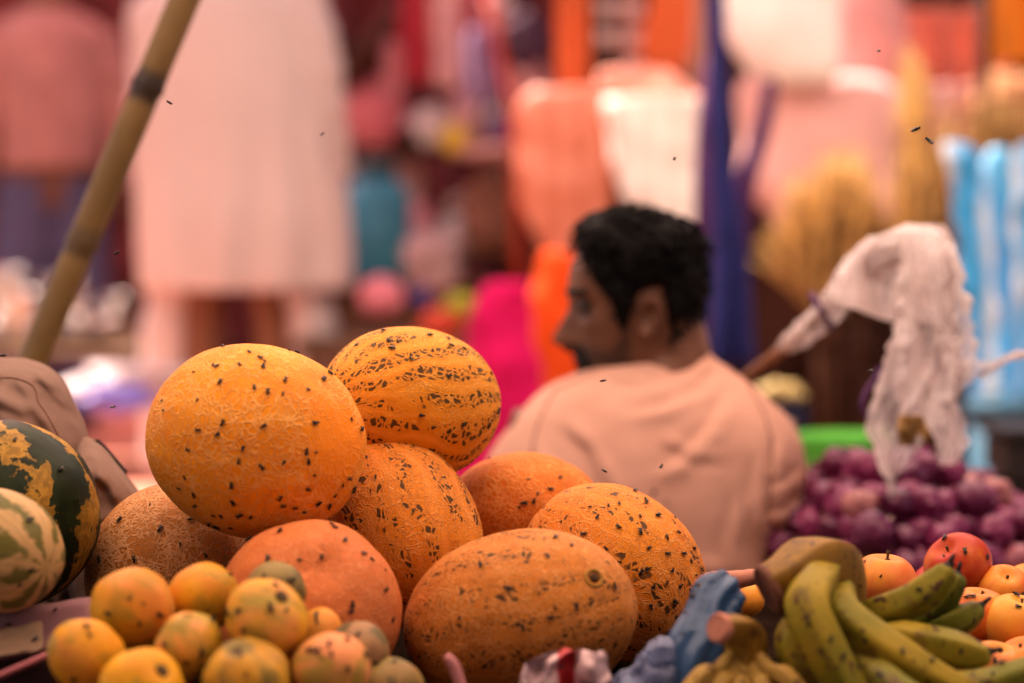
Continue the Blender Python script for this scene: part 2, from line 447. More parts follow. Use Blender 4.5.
# red awning over the goods at the back: the light under it is red
def awning_mat(name, c, t=.75):
    m = NT(name); o = m.obj(); n = m.ss(m.noise(o, 1.3, 4), .3, .7)
    col = m.mix(n, tuple(x * .75 for x in c), c)
    m.set(color=col, rough=.6)
    tr = m.node("ShaderNodeBsdfTranslucent", {'Color': col}); mx = m.node("ShaderNodeMixShader", {0: t, 1: m.b.outputs[0], 2: tr.outputs[0]})
    m.t.links.new(mx.outputs[0], m.out.inputs[0]); return m.m
def awning(name, mat, x0, x1, y0, y1, z, sag=.12, seed=0):
    b = MB(); n = 24; v = []
    for j in range(n):
        for i in range(n):
            s, t = i / (n - 1), j / (n - 1)
            v.append((lerp(x0, x1, s), lerp(y0, y1, t), z - sag * 4 * s * (1 - s) - sag * 2 * t * (1 - t) + .03 * nz(s * 6 + seed, t * 6)))
    b.add(v, grid_faces(n, n)); return b.centred(name, mat)
tag(awning('awning', awning_mat('red_awning', (.95, .45, .46), .92), -2.0, -.75, 6.0, 11.6, 2.5), 'red cloth awning stretched over the stalls on the left', 'awning')

tag(awning('awning', awning_mat('peach_awning', (.97, .77, .67), .9), -1.9, 1.9, 1.12, 5.6, 2.35, seed=5), 'peach coloured cloth awning stretched over the fruit stall', 'awning')
tag(awning('awning', awning_mat('rose_shade_awning', (.90, .50, .46), .92), -5.2, -2.05, 8.5, 11.6, 2.45, seed=8), 'rose cloth awning added to shade the far left corner of the market', 'awning')  # added out of view to keep direct sun off the far left
tag(awning('awning', awning_mat('brown_light_blocker', (.16, .07, .045), .15), -3.6, 3.6, -6.0, 1.08, 2.32, seed=9), 'added dark brown light blocker over the path before the fruit stall', 'awning')  # added out of view to cut the fill from behind the camera
tag(awning('awning', awning_mat('brown_light_blocker', (.16, .07, .045), .15), -5.2, -1.94, 1.7, 5.4, 2.3, seed=12), 'added dark brown light blocker left of the peach coloured awning', 'awning')  # unseen blocker, added to narrow the overhead light on the left
tag(awning('awning', awning_mat('brown_light_blocker', (.16, .07, .045), .15), 1.94, 5.2, 1.7, 5.4, 2.3, seed=14), 'added dark brown light blocker right of the peach coloured awning', 'awning')  # same unseen blocker on the right side, added for contrast
# ------------------------------------------------------------------ far left: person in dark red shirt and blue trousers
def head_verts(scale=1.0):
    """head surface function in a local frame: x = forward, y = left, z = up, metres (chin -.115, crown .11)"""
    Ft = [(-.125, .058), (-.115, .074), (-.10, .084), (-.085, .084), (-.075, .088), (-.065, .086), (-.05, .085), (-.02, .084), (.002, .083), (.02, .092), (.05, .089), (.075, .074), (.095, .048), (.11, .004)]
    Bt = [(-.125, .000), (-.115, .010), (-.10, .025), (-.08, .045), (-.06, .060), (-.03, .078), (0, .086), (.04, .090), (.07, .080), (.095, .050), (.11, .004)]
    Wt = [(-.125, .026), (-.115, .036), (-.10, .046), (-.08, .055), (-.06, .060), (-.02, .067), (.02, .072), (.06, .073), (.085, .058), (.10, .036), (.11, .003)]
    def f(th, z, infl=0.0):
        F = smoothtab(Ft, z)[0]; B = smoothtab(Bt, z)[0]; W = smoothtab(Wt, z)[0]
        c, s = math.cos(th), math.sin(th)
        ex = 2.35
        X = math.copysign(abs(c) ** (2 / ex), c) * (F if c > 0 else B); Y = math.copysign(abs(s) ** (2 / 2.1), s) * W
        # nose
        ng = math.exp(-(Y / .012) ** 2) if c > 0 else 0
        nh = smoothtab([(-.062, 0), (-.056, .014), (-.049, .033), (-.042, .038), (-.028, .030), (-.008, .017), (.012, .007), (.03, 0)], z)[0]
        wing = math.exp(-((abs(Y) - .013) / .007) ** 2) * math.exp(-((z + .046) / .009) ** 2) * .007 if c > 0 else 0
        X += ng * nh + wing
        if c > 0:   # eye sockets, lips, cheek bone, brow
            X -= .014 * math.exp(-((abs(Y) - .033) / .014) ** 2 - ((z - .002) / .012) ** 2)
            X += .005 * math.exp(-((abs(Y) - .033) / .009) ** 2 - ((z - .000) / .006) ** 2)
            X += .004 * math.exp(-((abs(Y) - .030) / .022) ** 2 - ((z - .020) / .007) ** 2)
            X += .005 * math.exp(-(Y / .020) ** 2) * (math.exp(-((z + .070) / .005) ** 2) + math.exp(-((z + .083) / .006) ** 2))
            X -= .003 * math.exp(-(Y / .022) ** 2) * math.exp(-((z + .0765) / .0025) ** 2)
            X += .004 * math.exp(-((abs(Y) - .045) / .015) ** 2 - ((z + .022) / .014) ** 2)
        p = Vector((X, Y, z))
        if infl:
            n = Vector((X / .09 ** 2, Y / .072 ** 2, z * .9 / .11 ** 2)).normalized()
            p += n * infl
        return p * scale
    return f
HF = head_verts()
def head_mesh(mb, Mx, nth=72, nzz=56):
    v = []
    for j in range(nzz):
        z = lerp(-.125, .1098, j / (nzz - 1))
        for i in range(nth):
            th = 2 * math.pi * i / nth; v.append(Mx @ HF(th, z))
    f = grid_faces(nth, nzz, wrapu=True); f.append(tuple(range(nth))[::-1]); o = (nzz - 1) * nth; f.append(tuple(range(o, o + nth)))
    mb.add(v, f)
    for sgn in (1, -1):      # ears: shell with raised rim, hollow concha and a lobe
        v = []; nr, na = 9, 28
        for j in range(nr):
            r = j / (nr - 1)
            for i in range(na):
                a = 2 * math.pi * i / na
                ex = .016 + .0035 * math.sin(a); X = -.012 + ex * r * math.cos(a) - .006 * math.sin(a) * r; Z = -.020 + .029 * r * math.sin(a) * (1.0 if math.sin(a) > 0 else .95)
                h = .004 + .010 * sm(.45, .85, r) - .006 * sm(.9, 1.0, r) + .010 * (1 if math.cos(a) < 0 else .2) * r
                v.append((X, h, Z))
        fr = grid_faces(na, nr, wrapu=True)
        back = [(x * .97, h - .007, z) for x, h, z in v]
        n = len(v); fb = [tuple(i + n for i in q[::-1]) for q in fr]
        rim = [((nr - 1) * na + i, (nr - 1) * na + (i + 1) % na, n + (nr - 1) * na + (i + 1) % na, n + (nr - 1) * na + i) for i in range(na)]
        W0 = .064
        mb.add([Mx @ Vector((x, sgn * (W0 + h), z)) for x, h, z in v + back], fr + fb + rim)
def hair_shell(mb, Mx, thick=.016, seed=0.0, tufts=500, nth=110, nzz=80, lines=None):
    HL = lines or [(0, .072), (25, .068), (50, .046), (66, .010), (74, -.035), (82, -.035), (90, .012), (108, .016), (116, -.040), (128, -.080), (180, -.094)]
    v = []
    def off(th, z):
        a = abs(math.degrees(math.atan2(math.sin(th), math.cos(th))))
        hl = interp(HL, a)[0] + .005 * nz(th * 6, seed)
        k = sm(hl - .006, hl + .022, z)
        top = (1 + .75 * sm(.03, .10, z)) * (lerp(.55, 1, sm(15, 55, a)) if z < .09 else 1)
        if a > 100: top *= lerp(1, .5, sm(100, 130, a))
        t = -.004 + k * (thick * top * (1 if z > 0 else .6) + .004)
        return t, k
    for j in range(nzz):
        z = lerp(-.108, .1095, j / (nzz - 1))
        for i in range(nth):
            th = 2 * math.pi * i / nth; t, k = off(th, z)
            p = HF(th, z, t)
            d = (.012 + .012 * sm(.05, .09, z)) * noise.noise(p * 25 + Vector((seed, 0, 0))) + .005 * noise.noise(p * 60) + .002 * noise.noise(p * 170)
            p = p + Vector((p.x, p.y, p.z * .8)).normalized() * d * k
            v.append(Mx @ p)
    f = grid_faces(nth, nzz, wrapu=True); o = (nzz - 1) * nth; f.append(tuple(range(o, o + nth)))
    mb.add(v, f)
    rr = random.Random(int(seed * 10) + 3)
    for _ in range(tufts):
        th = rr.uniform(-math.pi, math.pi); z = rr.uniform(-.09, .108); t, k = off(th, z)
        if k < .5: continue
        p = HF(th, z, t - .004); n = Vector((p.x, p.y, p.z * .8 + .03)).normalized()
        tang = Vector((rr.uniform(-1, 1), rr.uniform(-1, 1), rr.uniform(-1, .6))); tang -= n * tang.dot(n); tang.normalize()
        L = rr.uniform(.014, .030) * (1.1 if z > .05 else .6)
        pts = [p + n * (L * .34 * math.sin(s * 2.1) + .003) + tang * L * s for s in (0, .25, .5, .75, 1)]
        w = rr.uniform(.0010, .0022)
        mb.add(*tube([Mx @ q for q in pts], [w, w * 1.1, w, w * .7, w * .1], 5))
def remesh(o, size, smooth=2, fac=.5):
    md = o.modifiers.new('r', 'REMESH'); md.mode = 'VOXEL'; md.voxel_size = size; md.use_smooth_shade = True
    ms = o.modifiers.new('s', 'SMOOTH'); ms.iterations = smooth; ms.factor = fac
    dg = bpy.context.evaluated_depsgraph_get(); ev = o.evaluated_get(dg)
    me = bpy.data.meshes.new_from_object(ev); old = o.data; o.modifiers.clear(); o.data = me
    for p in me.polygons: p.use_smooth = True
    return o
def head_matrix(c, fwd_deg, tilt=0.0, roll=0.0, sc=1.0):
    """fwd_deg: compass of the face in the ground plane, 0 = away from the camera, 90 = left of the picture"""
    f = Vector((-math.sin(R(fwd_deg)), math.cos(R(fwd_deg)), 0)); l = Vector((-f.y, f.x, 0)); u = Vector((0, 0, 1))
    m = Matrix(((f.x, l.x, u.x), (f.y, l.y, u.y), (f.z, l.z, u.z))).to_4x4()
    m = m @ Matrix.Rotation(R(tilt), 4, 'Y') @ Matrix.Rotation(R(roll), 4, 'X')
    return Matrix.Translation(c) @ m @ Matrix.Scale(sc, 4)
def hand(mb, w, dirv, side, s=1.0):
    """relaxed hand hanging from wrist w along dirv, with five separate curled fingers"""
    d = Vector(dirv).normalized(); sd_ = Vector(side); sd_ -= d * sd_.dot(d); sd_.normalize(); nn = d.cross(sd_)
    mb.add(*tube([w - d * .02, w + d * .02, w + d * .05, w + d * .09], [.026 * s, .03 * s, .036 * s, .03 * s], 10))
    for k, (o, L) in enumerate(((-.03, .062), (-.010, .075), (.010, .070), (.029, .052))):
        b = w + d * .075 + sd_ * o; pts = [b, b + d * L * .5 + nn * .006, b + d * L * .8 + nn * .02, b + d * L + nn * .034]
        mb.add(*tube(pts, [.010, .0095, .0085, .006], 8))
    b = w + d * .03 - sd_ * .034; mb.add(*tube([b + sd_ * .02, b - sd_ * .012 + d * .025, b - sd_ * .018 + d * .05 + nn * .01, b - sd_ * .012 + d * .068 + nn * .016], [.013, .012, .010, .007], 8))

def dense(rows, n=44):
    z0, z1 = rows[0][0], rows[-1][0]
    return [(lerp(z0, z1, i / (n - 1)),) + tuple(smoothtab(rows, lerp(z0, z1, i / (n - 1)))) for i in range(n)]
def standing_person(label, base, H, face, shirt, trouser, shirt_rows, leg_gap, legr=.112, sleeve='long', long_shirt=None, group=None, hairkw=None):
    """base: ground point; H height. shirt profile rows in metres: (z, half width, half depth)"""
    root = empty('person', base); tag(root, label, 'person', group)
    f = Vector((-math.sin(R(face)), math.cos(R(face)), 0)); l = Vector((-f.y, f.x, 0)); B = Vector(base)
    def pt(x, y, z): return B + l * x + f * y + Vector((0, 0, z))
    k = H / 1.72
    mb = MB()
    def loop(rows, n=28, mbx=mb, fold=0, ff=8, seed=0):
        v = []
        for z, hw, hd, ox, oy in rows:
            for i in range(n):
                a = 2 * math.pi * i / n; q = 1 + fold * math.sin(ff * a + 3 * nz(z * 3 + seed, a)) * sm(1.4, .5, z)
                v.append(pt(ox + hw * math.cos(a) * q, oy + hd * math.sin(a) * q, z))
        fc = grid_faces(n, len(rows), wrapu=True); fc.append(tuple(range(n))[::-1]); o = (len(rows) - 1) * n; fc.append(tuple(range(o, o + n)))
        mbx.add(v, fc)
    # body: trunk, neck, legs, arms, hands, head in one surface
    loop([(z * k, hw * k, hd * k, 0, 0) for z, hw, hd in ((.80, .15, .10), (.92, .165, .115), (1.05, .15, .11), (1.25, .175, .12), (1.38, .19, .11), (1.43, .15, .09), (1.47, .07, .07), (1.56, .058, .062))])
    for s in (1, -1):
        mb.add(*tube([pt(s * .09 * k, 0, .86 * k), pt(s * .10 * k, .01, .48 * k), pt(s * .10 * k, -.01, .09 * k), pt(s * .10 * k, 0, .05 * k)], [.085 * k, .058 * k, .042 * k, .04 * k], 12))
        mb.add(*ball(pt(s * .10 * k, .06, .04), (.045, .12, .04), 12, 8, Matrix.Rotation(R(face), 3, 'Z')))
        mb.add(*tube([pt(s * .17 * k, 0, 1.40 * k), pt(s * .235 * k, -.01, 1.12 * k), pt(s * .25 * k, .06, .86 * k)], [.055 * k, .045 * k, .03 * k], 10))
        hand(mb, pt(s * .25 * k, .06, .86 * k), Vector((0, 0, -1)) + f * .25, f)
    Mx = head_matrix(pt(0, .03, 1.61 * k), face, 4)
    head_mesh(mb, Mx, 48, 36)
    body = mb.build('body', M['skin'], root); remesh(body, .008, 2)
    hb = MB(); hair_shell(hb, Mx, .014, 2.0, 120, 60, 40); hb.build('hair', M['hair'], root)
    sb = MB(); loop(dense(shirt_rows), 90, sb, .07, 11, face)
    sb.build('shirt', shirt, root)
    for s in (1, -1):
        pts = [pt(s * .165 * k, 0, 1.405 * k), pt(s * .215 * k, -.005, 1.22 * k), pt(s * .24 * k, 0, 1.06 * k), pt(s * .252 * k, .055, .9 * k)]
        rad = [.075, .078, .066, .062]
        if sleeve == 'short': pts, rad = pts[:3], rad[:3]
        p2 = spline(pts, 20); r2 = [interp([(i / (len(rad) - 1), r) for i, r in enumerate(rad)], j / 19)[0] * (1 + .06 * math.sin(j * 1.7)) for j in range(20)]
        MB().add(*tube(p2, r2, 20, cap=False)).build('sleeve', shirt, root)
        pl = spline([pt(s * .075 * k, 0, .90 * k), pt(s * (.09 + leg_gap) * k, .01, .5 * k), pt(s * (.095 + leg_gap) * k, -.01, .07 * k)], 24)
        MB().add(*tube(pl, [legr - .16 * legr * j / 23 + .006 * math.sin(j * 2.1) for j in range(24)], 26, cap=False)).build('trouser_leg', trouser, root)
    return root
jeans = cloth_mat('blue_cotton', (.12, .12, .22), 0, .3)
redshirt = cloth_mat('brick_red_cotton', (.52, .26, .23), .1, .35)
kurta = cloth_mat('white_kurta_cotton', (.80, .66, .62), .30, .08, 4)
pyj = cloth_mat('white_pyjama_cotton', (.72, .60, .58), .25, .12, 4)
g0 = P(52, 300, 8.3); 
standing_person('man in brick red shirt and blue trousers standing far left behind the bamboo pole', (g0.x, g0.y, 0), 1.70, 15, redshirt, jeans,
    [(.93, .175, .135, 0, 0), (1.05, .18, .14, 0, 0), (1.25, .195, .14, 0, 0), (1.38, .205, .125, 0, 0), (1.43, .16, .10, 0, 0), (1.47, .08, .085, 0, 0)], .005)
g1 = P(238, 300, 6.7)
standing_person('man in long white kurta and white pyjamas standing with his back turned', (g1.x, g1.y, 0), 1.72, -8, kurta, pyj,
    [(.575, .282, .19, -.018, 0), (.62, .285, .195, -.018, 0), (.75, .288, .20, -.014, 0), (.90, .286, .19, -.004, 0), (1.05, .280, .18, .006, 0), (1.25, .275, .16, .025, 0), (1.36, .262, .14, .035, 0), (1.42, .19, .11, .02, 0), (1.465, .085, .09, 0, 0)], .115, .072)

# ------------------------------------------------------------------ background goods
pinkplastic = simple('pink_plastic', (.75, .22, .25), .45, .2)
palepink = simple('pale_pink_woven_plastic', (.86, .50, .47), .55, .15, 6, bump=.4, bsc=90)
whitesack = simple('white_woven_sack', (.92, .88, .84), .6, .10, 6, bump=.4, bsc=90)
def striped(name, c1, c2, n=26.0, ax=0, rough=.5, soft=.5):
    m = NT(name); o = m.obj(); sx = m.node("ShaderNodeSeparateXYZ", {0: o})
    s = m.math('SINE', m.math('ADD', m.math('MULTIPLY', sx.outputs[ax], n * 6.28), m.math('MULTIPLY', m.noise(o, 6, 3), 4.0)))
    m.set(color=m.mix(m.ss(s, -soft, soft), c1, c2), rough=rough, normal=m.bump(m.noise(o, 40, 3), .25, .006)); return m.m

# teal gas cylinder on a crate
c0 = P(376, 281, 7.6); sc_ = px(7.6)
root = empty('gas_cylinder', c0); tag(root, 'teal metal gas cylinder standing right of the man in white', 'gas cylinder')
teal = simple('teal_paint', (.06, .30, .42), .4, .3, 8)
h = 120 * sc_; r = 35 * sc_
MB().add(*lathe([(r * .8, 0), (r * .86, .01), (r * .86, .03), (r * .97, .05), (r, .08), (r, h * .35), (r * 1.02, h * .36), (r * 1.02, h * .39), (r, h * .40), (r, h * .62), (r * .93, h * .74), (r * .7, h * .83), (r * .35, h * .86), (.002, h * .86)], 36, Matrix.Translation(c0))).build('body', teal, root)
MB().add(*lathe([(r * .55, h * .83), (r * .6, h * .84), (r * .58, h * .99), (r * .52, h), (r * .50, h * .97), (r * .50, h * .85)], 28, Matrix.Translation(c0))).build('collar', simple('dark_teal_paint', (.025, .09, .11), .4), root)
MB().add(*lathe([(r * .14, h * .85), (r * .16, h * .9), (r * .1, h * .95), (.002, h * .955)], 14, Matrix.Translation(c0))).build('valve', M['steel'], root)
def crate(name, label, c, s, mat, slats=4, cat='crate', group=None):
    root = empty(name, c); tag(root, label, cat, group)
    C = Vector(c); x, y, z = s; t = .014
    hh = z / slats
    for sy in (-1, 1):
        b = MB()
        for k in range(slats): b.add(*box(C + Vector((0, sy * (y / 2 - t / 2), hh * (k + .5))), (x - .004, t, hh * .74)))
        b.build('side_panel', mat, root, smooth=False)
    for sx in (-1, 1):
        b = MB()
        for k in range(slats): b.add(*box(C + Vector((sx * (x / 2 - t / 2), 0, hh * (k + .5))), (t, y - 2 * t - .006, hh * .74)))
        b.build('end_panel', mat, root, smooth=False)
        for sy in (-1, 1): MB().add(*box(C + Vector((sx * (x / 2 - t - .016), sy * (y / 2 - t - .016), z / 2)), (.028, .028, z))).build('corner_post', mat, root, smooth=False)
    MB().add(*box(C + Vector((0, 0, .012)), (x - 2 * t - .008, y - 2 * t - .008, .012))).build('base_board', mat, root, smooth=False)
    MB().add(*box(C + Vector((0, 0, z + .008)), (x + .02, y + .02, .014))).build('top_board', mat, root, smooth=False)
    return root
crate('wooden_crate', 'slatted wooden crate carrying the teal gas cylinder', (c0.x + .1, c0.y, 0), (.62, .42, c0.z - .016), M['wood'])

def table(name, label, c, s, mat):
    root = empty(name, c); tag(root, label, 'table'); C = Vector(c); x, y, z = s
    b = MB(); n = 5
    for k in range(n): b.add(*box(C + Vector((0, -y / 2 + y * (k + .5) / n, z - .014)), (x, y / n - .006, .026)))
    b.build('tabletop', mat, root, smooth=False)
    for sx in (-1, 1):
        for sy in (-1, 1): MB().add(*box(C + Vector((sx * (x / 2 - .05), sy * (y / 2 - .05), (z - .03) / 2)), (.05, .05, z - .03))).build('leg', mat, root, smooth=False)
    return root
# low table of steelware, left
tl = P(40, 345, 7.3)
table('low_table', 'low plank table of steelware at the far left', (tl.x, tl.y, 0), (1.1, .6, tl.z), M['wood'])
def pot(c, r, h, label, group, mat=None, kind='pot'):
    C = Matrix.Translation(c)
    if kind == 'pot': pr = [(r * .7, 0), (r * .95, h * .15), (r, h * .45), (r * .9, h * .8), (r * .8, h * .92), (r * 1.02, h), (r * 1.0, h * .98), (r * .76, h * .9), (r * .85, h * .75), (r * .94, h * .45), (r * .86, h * .15), (.002, h * .06)]
    elif kind == 'bowl': pr = [(r * .4, 0), (r * .75, h * .25), (r * .95, h * .7), (r * 1.04, h), (r * .98, h * .98), (r * .9, h * .7), (r * .68, h * .28), (.002, h * .12)]
    else: pr = [(r, 0), (r * 1.01, h * .03), (r, h * .95), (r * 1.03, h), (r * .97, h), (r * .95, h * .1), (.002, h * .08)]
    b = MB(); b.add(*lathe(pr, 30))
    o = b.build({'pot': 'steel_pot', 'bowl': 'steel_bowl', 'can': 'steel_can'}[kind], mat or M['steel'], loc=c)
    return tag(o, label, kind if kind != 'can' else 'canister', group)
i = 0
for (u, v_, r, h, kd) in ((-8, 343, .075, .10, 'pot'), (22, 344, .06, .16, 'can'), (48, 345, .085, .07, 'bowl'), (78, 343, .07, .12, 'pot'), (103, 345, .055, .08, 'bowl'), (8, 338, .06, .22, 'can'), (65, 337, .065, .20, 'can'), (115, 341, .045, .14, 'can')):
    p = P(u, v_, 7.3 + (.0 if i < 5 else .2)); p.z = tl.z + .001
    pot(p, r, h, 'shiny steel ' + {'pot': 'pot', 'bowl': 'bowl', 'can': 'canister'}[kd] + ' among the steelware on the low table far left', 'steelware ' + kd + 's on the low table', kind=kd); i += 1

# white and violet plastic sheets lying before the table
def heap(name, mat, label, cat, u, v_, d, rx, ry, rz, seed, group=None, amp=.35):
    c = P(u, v_, d)
    def fn(q): return 1 + amp * noise.noise(q * 1.6 + Vector((seed, 0, 0))) + amp * .5 * noise.noise(q * 4.3 + Vector((0, seed, 0))) + amp * .2 * noise.noise(q * 11)
    b = MB(); b.add(*ball(c, (rx, ry, rz), 48, 32, None, fn)); return tag(b.centred(name, mat), label, cat, group)
heap('plastic_sheet', simple('pale_plastic', (.46, .36, .37), .4, .15, 8), 'crumpled pale plastic sheet lying left of the round melon', 'plastic sheet', 150, 385, 6.2, .21, .12, .055, 2)
heap('plastic_bag', simple('violet_plastic', (.20, .16, .55), .35, .3, 8), 'small violet blue plastic bag lying on the pale sheet', 'plastic bag', 120, 399, 5.9, .085, .06, .035, 5)

# utensil rack behind, centre left
rk = P(455, 300, 8.0); s8 = px(8.0)
root = empty('shelf_rack', (rk.x, rk.y, 0)); tag(root, 'brown wooden shelf rack full of bundles at back centre', 'rack')
rackwood = simple('dark_rack_wood', (.05, .022, .014), .85); Cx = Vector((rk.x, rk.y + .1, 0))
for zz in (.30, .62, .98, 1.32): MB().add(*box(Cx + Vector((0, 0, zz)), (.92, .40, .025))).build('shelf', rackwood, root, smooth=False)
for sx in (-1, 1):
    for sy in (-1, 1): MB().add(*box(Cx + Vector((sx * .475, sy * .18, .85)), (.04, .04, 1.7))).build('post', rackwood, root, smooth=False)
solid('pink_bundle', pinkplastic, 'round rose pink plastic bundle hung above the teal cylinder', 'bundle', [(78, 362, 384), (90, 345, 400), (112, 338, 408), (132, 345, 404), (146, 360, 392)], 7.9, kd=.7, wr=.015)
solid('pink_sack', palepink, 'pale rose sack right behind the teal cylinder', 'sack', [(138, 372, 405), (150, 366, 418), (190, 366, 424), (225, 372, 420), (240, 380, 412)], 8.1, kd=.6, wr=.02)
hang('purple_garment', cloth_mat('lilac_cloth', (.52, .36, .56), .3), 'lilac garment hanging left of the red pole', 'garment', [(28, 468, 492), (45, 462, 500), (75, 464, 502), (104, 468, 500)], 7.4, amp=.02, freq=3)
solid('yellow_ball', simple('yellow_plastic', (.80, .55, .04), .4), 'small yellow ball in front of the brown shelf rack', 'ball', [(124, 450, 458), (130, 444, 466), (140, 441, 469), (150, 444, 466), (156, 450, 459)], 7.5, kd=1.0)
MB_ = MB(); MB_.add(*tube([P(338, 84, 7.8), P(380, 40, 7.8), P(432, -18, 7.8)], [.045, .045, .045], 14)); tag(MB_.centred('wooden_beam', simple('rust_wood', (.06, .018, .010), .8)), 'dark rust brown beam slanting across the stall at upper left centre', 'beam')
MB_ = MB(); MB_.add(*tube([P(487, -30, 7.3), P(497, 40, 7.3), P(512, 104, 7.3), P(520, 330, 7.3)], .014, 12)); tag(MB_.centred('tent_pole', simple('red_paint', (.60, .06, .02), .5)), 'thin red painted pole right of the lilac garment', 'pole')
# pots and bowls on the rack
for q, (u, v_, r, h, kd) in enumerate(((440, 0, .10, .14, 'pot'), (425, 1, .11, .12, 'bowl'), (470, 1, .08, .20, 'can'), (492, 2, .09, .15, 'pot'), (412, 2, .10, .10, 'bowl'), (450, 2, .07, .12, 'can'))):
    p = P(u, 200, 7.98); p.z = (.30, .62, .98)[v_] + .0135
    pot(p, r, h, 'steel ' + {'pot': 'pot', 'bowl': 'bowl', 'can': 'canister'}[kd] + ' standing on the ' + ('lowest', 'second', 'third')[v_] + ' shelf of the brown rack' + (', leftmost' if u in (412, 425) else ''), 'steelware on the rack', kind=kd)
heap('brown_bundle', simple('brown_jute', (.25, .11, .07), .9), 'brown jute bundle resting against the front of the rack', 'bundle', 487, 215, 7.5, .09, .08, .13, 3)
heap('dark_bundle', simple('maroon_cloth', (.08, .025, .02), .9), 'dark maroon cloth bundle right of the shelf rack', 'bundle', 515, 225, 7.55, .07, .07, .20, 8)
heap('cloth_roll', simple('cream_rose_cloth', (.68, .36, .30), .8), 'flat cream rose cloth roll lying above the brown bundle', 'cloth roll', 492, 152, 7.4, .10, .08, .025, 11)
heap('silver_bundle', simple('grey_rose_foil', (.55, .36, .34), .35, .3), 'grey rose foil bundle beside the teal cylinder', 'bundle', 432, 265, 7.2, .085, .07, .10, 17)
heap('pink_ball', simple('candy_pink_plastic', (.85, .26, .32), .45), 'candy pink plastic ball under the teal cylinder', 'ball', 381, 297, 6.6, .062, .06, .055, 1, amp=.08)
heap('lime_bag', simple('lime_plastic', (.45, .45, .03), .4), 'lime yellow plastic bag left of the magenta cloth', 'plastic bag', 462, 308, 6.5, .05, .05, .035, 4)
heap('red_packet', simple('red_plastic', (.62, .07, .03), .4), 'red plastic packet under the lime bag', 'packet', 440, 324, 6.4, .06, .05, .04, 6)
heap('blue_packet', simple('blue_plastic', (.08, .06, .26), .4), 'small dark blue packet between the pink ball and the lime bag', 'packet', 421, 298, 6.6, .025, .03, .03, 7)
table('display_table', 'low wooden table carrying the pink ball and bright packets', (P(430, 340, 6.6).x, P(430, 340, 6.6).y, 0), (.70, .5, P(430, 336, 6.6).z), M['wood'])

CN = {'cream': (.80, .62, .48), 'rose': (.72, .30, .32), 'crimson': (.48, .04, .06), 'white': (.86, .78, .72), 'violet': (.26, .14, .36), 'tan': (.42, .22, .12), 'yellow': (.75, .48, .06), 'pale pink': (.82, .48, .46), 'teal': (.08, .30, .34)}
CM = {k: simple(k.replace(' ', '_') + '_wrap', c, .5, .2, 12) for k, c in CN.items()}
for q, (u, sh, cn, rx, rz) in enumerate(((402, 1, 'cream', .05, .06), (420, 1, 'rose', .055, .09), (455, 1, 'white', .05, .07), (487, 1, 'crimson', .05, .06), (508, 1, 'tan', .05, .08), (432, 2, 'white', .06, .07), (470, 2, 'pale pink', .06, .10), (500, 2, 'violet', .045, .05), (425, 0, 'yellow', .05, .05), (468, 0, 'teal', .045, .07), (500, 0, 'rose', .06, .07), (430, 3, 'cream', .07, .09), (465, 3, 'crimson', .06, .10), (495, 3, 'pale pink', .06, .08))):
    zz = (.30, .62, .98, 1.32)[sh] + .0135; p = P(u, 200, 7.86); p.z = zz
    def fnq(v_, q=q): return 1 + .22 * noise.noise(v_ * 2 + Vector((q * 3, 0, 0))) + .08 * noise.noise(v_ * 6)
    b = MB(); b.add(*ball(p + Vector((0, 0, rz * .95)), (rx, .06, rz), 24, 16, None, fnq))
    tag(b.centred('wrapped_bundle', CM[cn]), 'small ' + cn + ' wrapped bundle on the ' + ('lowest', 'second', 'third', 'top')[sh] + ' shelf of the brown rack', 'bundle', 'wrapped bundles on the brown rack')
for u, v0, v1, hw, cn, kind in ((448, -20, 88, 13, 'pale pink', 'pale pink garment hanging left of the lilac one'), (415, -20, 82, 15, 'crimson', 'crimson garment hanging below the slanting beam'), (392, 40, 96, 9, 'rose', 'rose garment hanging next to the slanting beam')):
    hang('garment', CM[cn], kind, 'garment', [(v0, u - hw * .6, u + hw * .6), (v0 + 14, u - hw, u + hw), (v1 - 10, u - hw * 1.1, u + hw), (v1, u - hw, u + hw * .9)], 7.5, amp=.015, freq=2.2, seed=u)
# magenta and orange cloths
mag = cloth_mat('magenta_cloth', (.72, .012, .14), .2, .25, 6)
solid('magenta_cloth', mag, 'bright magenta cloth draped in folds behind the round melons', 'cloth', [(281, 486, 520), (290, 478, 534), (320, 470, 548), (360, 464, 556), (420, 456, 560), (520, 450, 566)], 5.6, kd=.5, fold=.10, ff=7, wr=.02)
solid('orange_cloth', cloth_mat('orange_cloth', (.85, .10, .015), .25, .2), 'vivid orange cloth draped just left of the seated man', 'cloth', [(250, 545, 560), (260, 537, 575), (290, 530, 592), (330, 534, 600), (380, 545, 600), (520, 545, 600)], 5.2, kd=.5, fold=.08, ff=6, wr=.02)

# hanging bags, centre
root = solid('orange_bag', striped('orange_woven', (.56, .16, .09), (.66, .23, .14), 14), 'coral orange woven bag hanging left of the white bag', 'bag', [(88, 535, 600), (100, 520, 612), (150, 517, 616), (215, 522, 612), (255, 548, 605)], 6.3, kd=.35, fold=.03, ff=11, wr=.012)
root = empty('white_bag', P(660, 225, 6.0)); tag(root, 'large white striped net bag with coral top hanging above the seated man', 'bag')
MB().add(*loft([(98, 604, 718), (110, 604, 720), (150, 612, 712), (190, 622, 706), (222, 640, 716), (232, 660, 712)], 6.0, kd=.35, fold=.05, ff=13, wr=.012)).build('sack', striped('white_net', (.80, .74, .66), (.92, .88, .82), 16, soft=.9), root)
MB().add(*loft([(68, 604, 664), (74, 597, 672), (90, 596, 690), (103, 604, 716)], 6.02, kd=.38, fold=.05, ff=9, wr=.012)).build('top', simple('coral_cloth', (.86, .34, .25), .8), root)
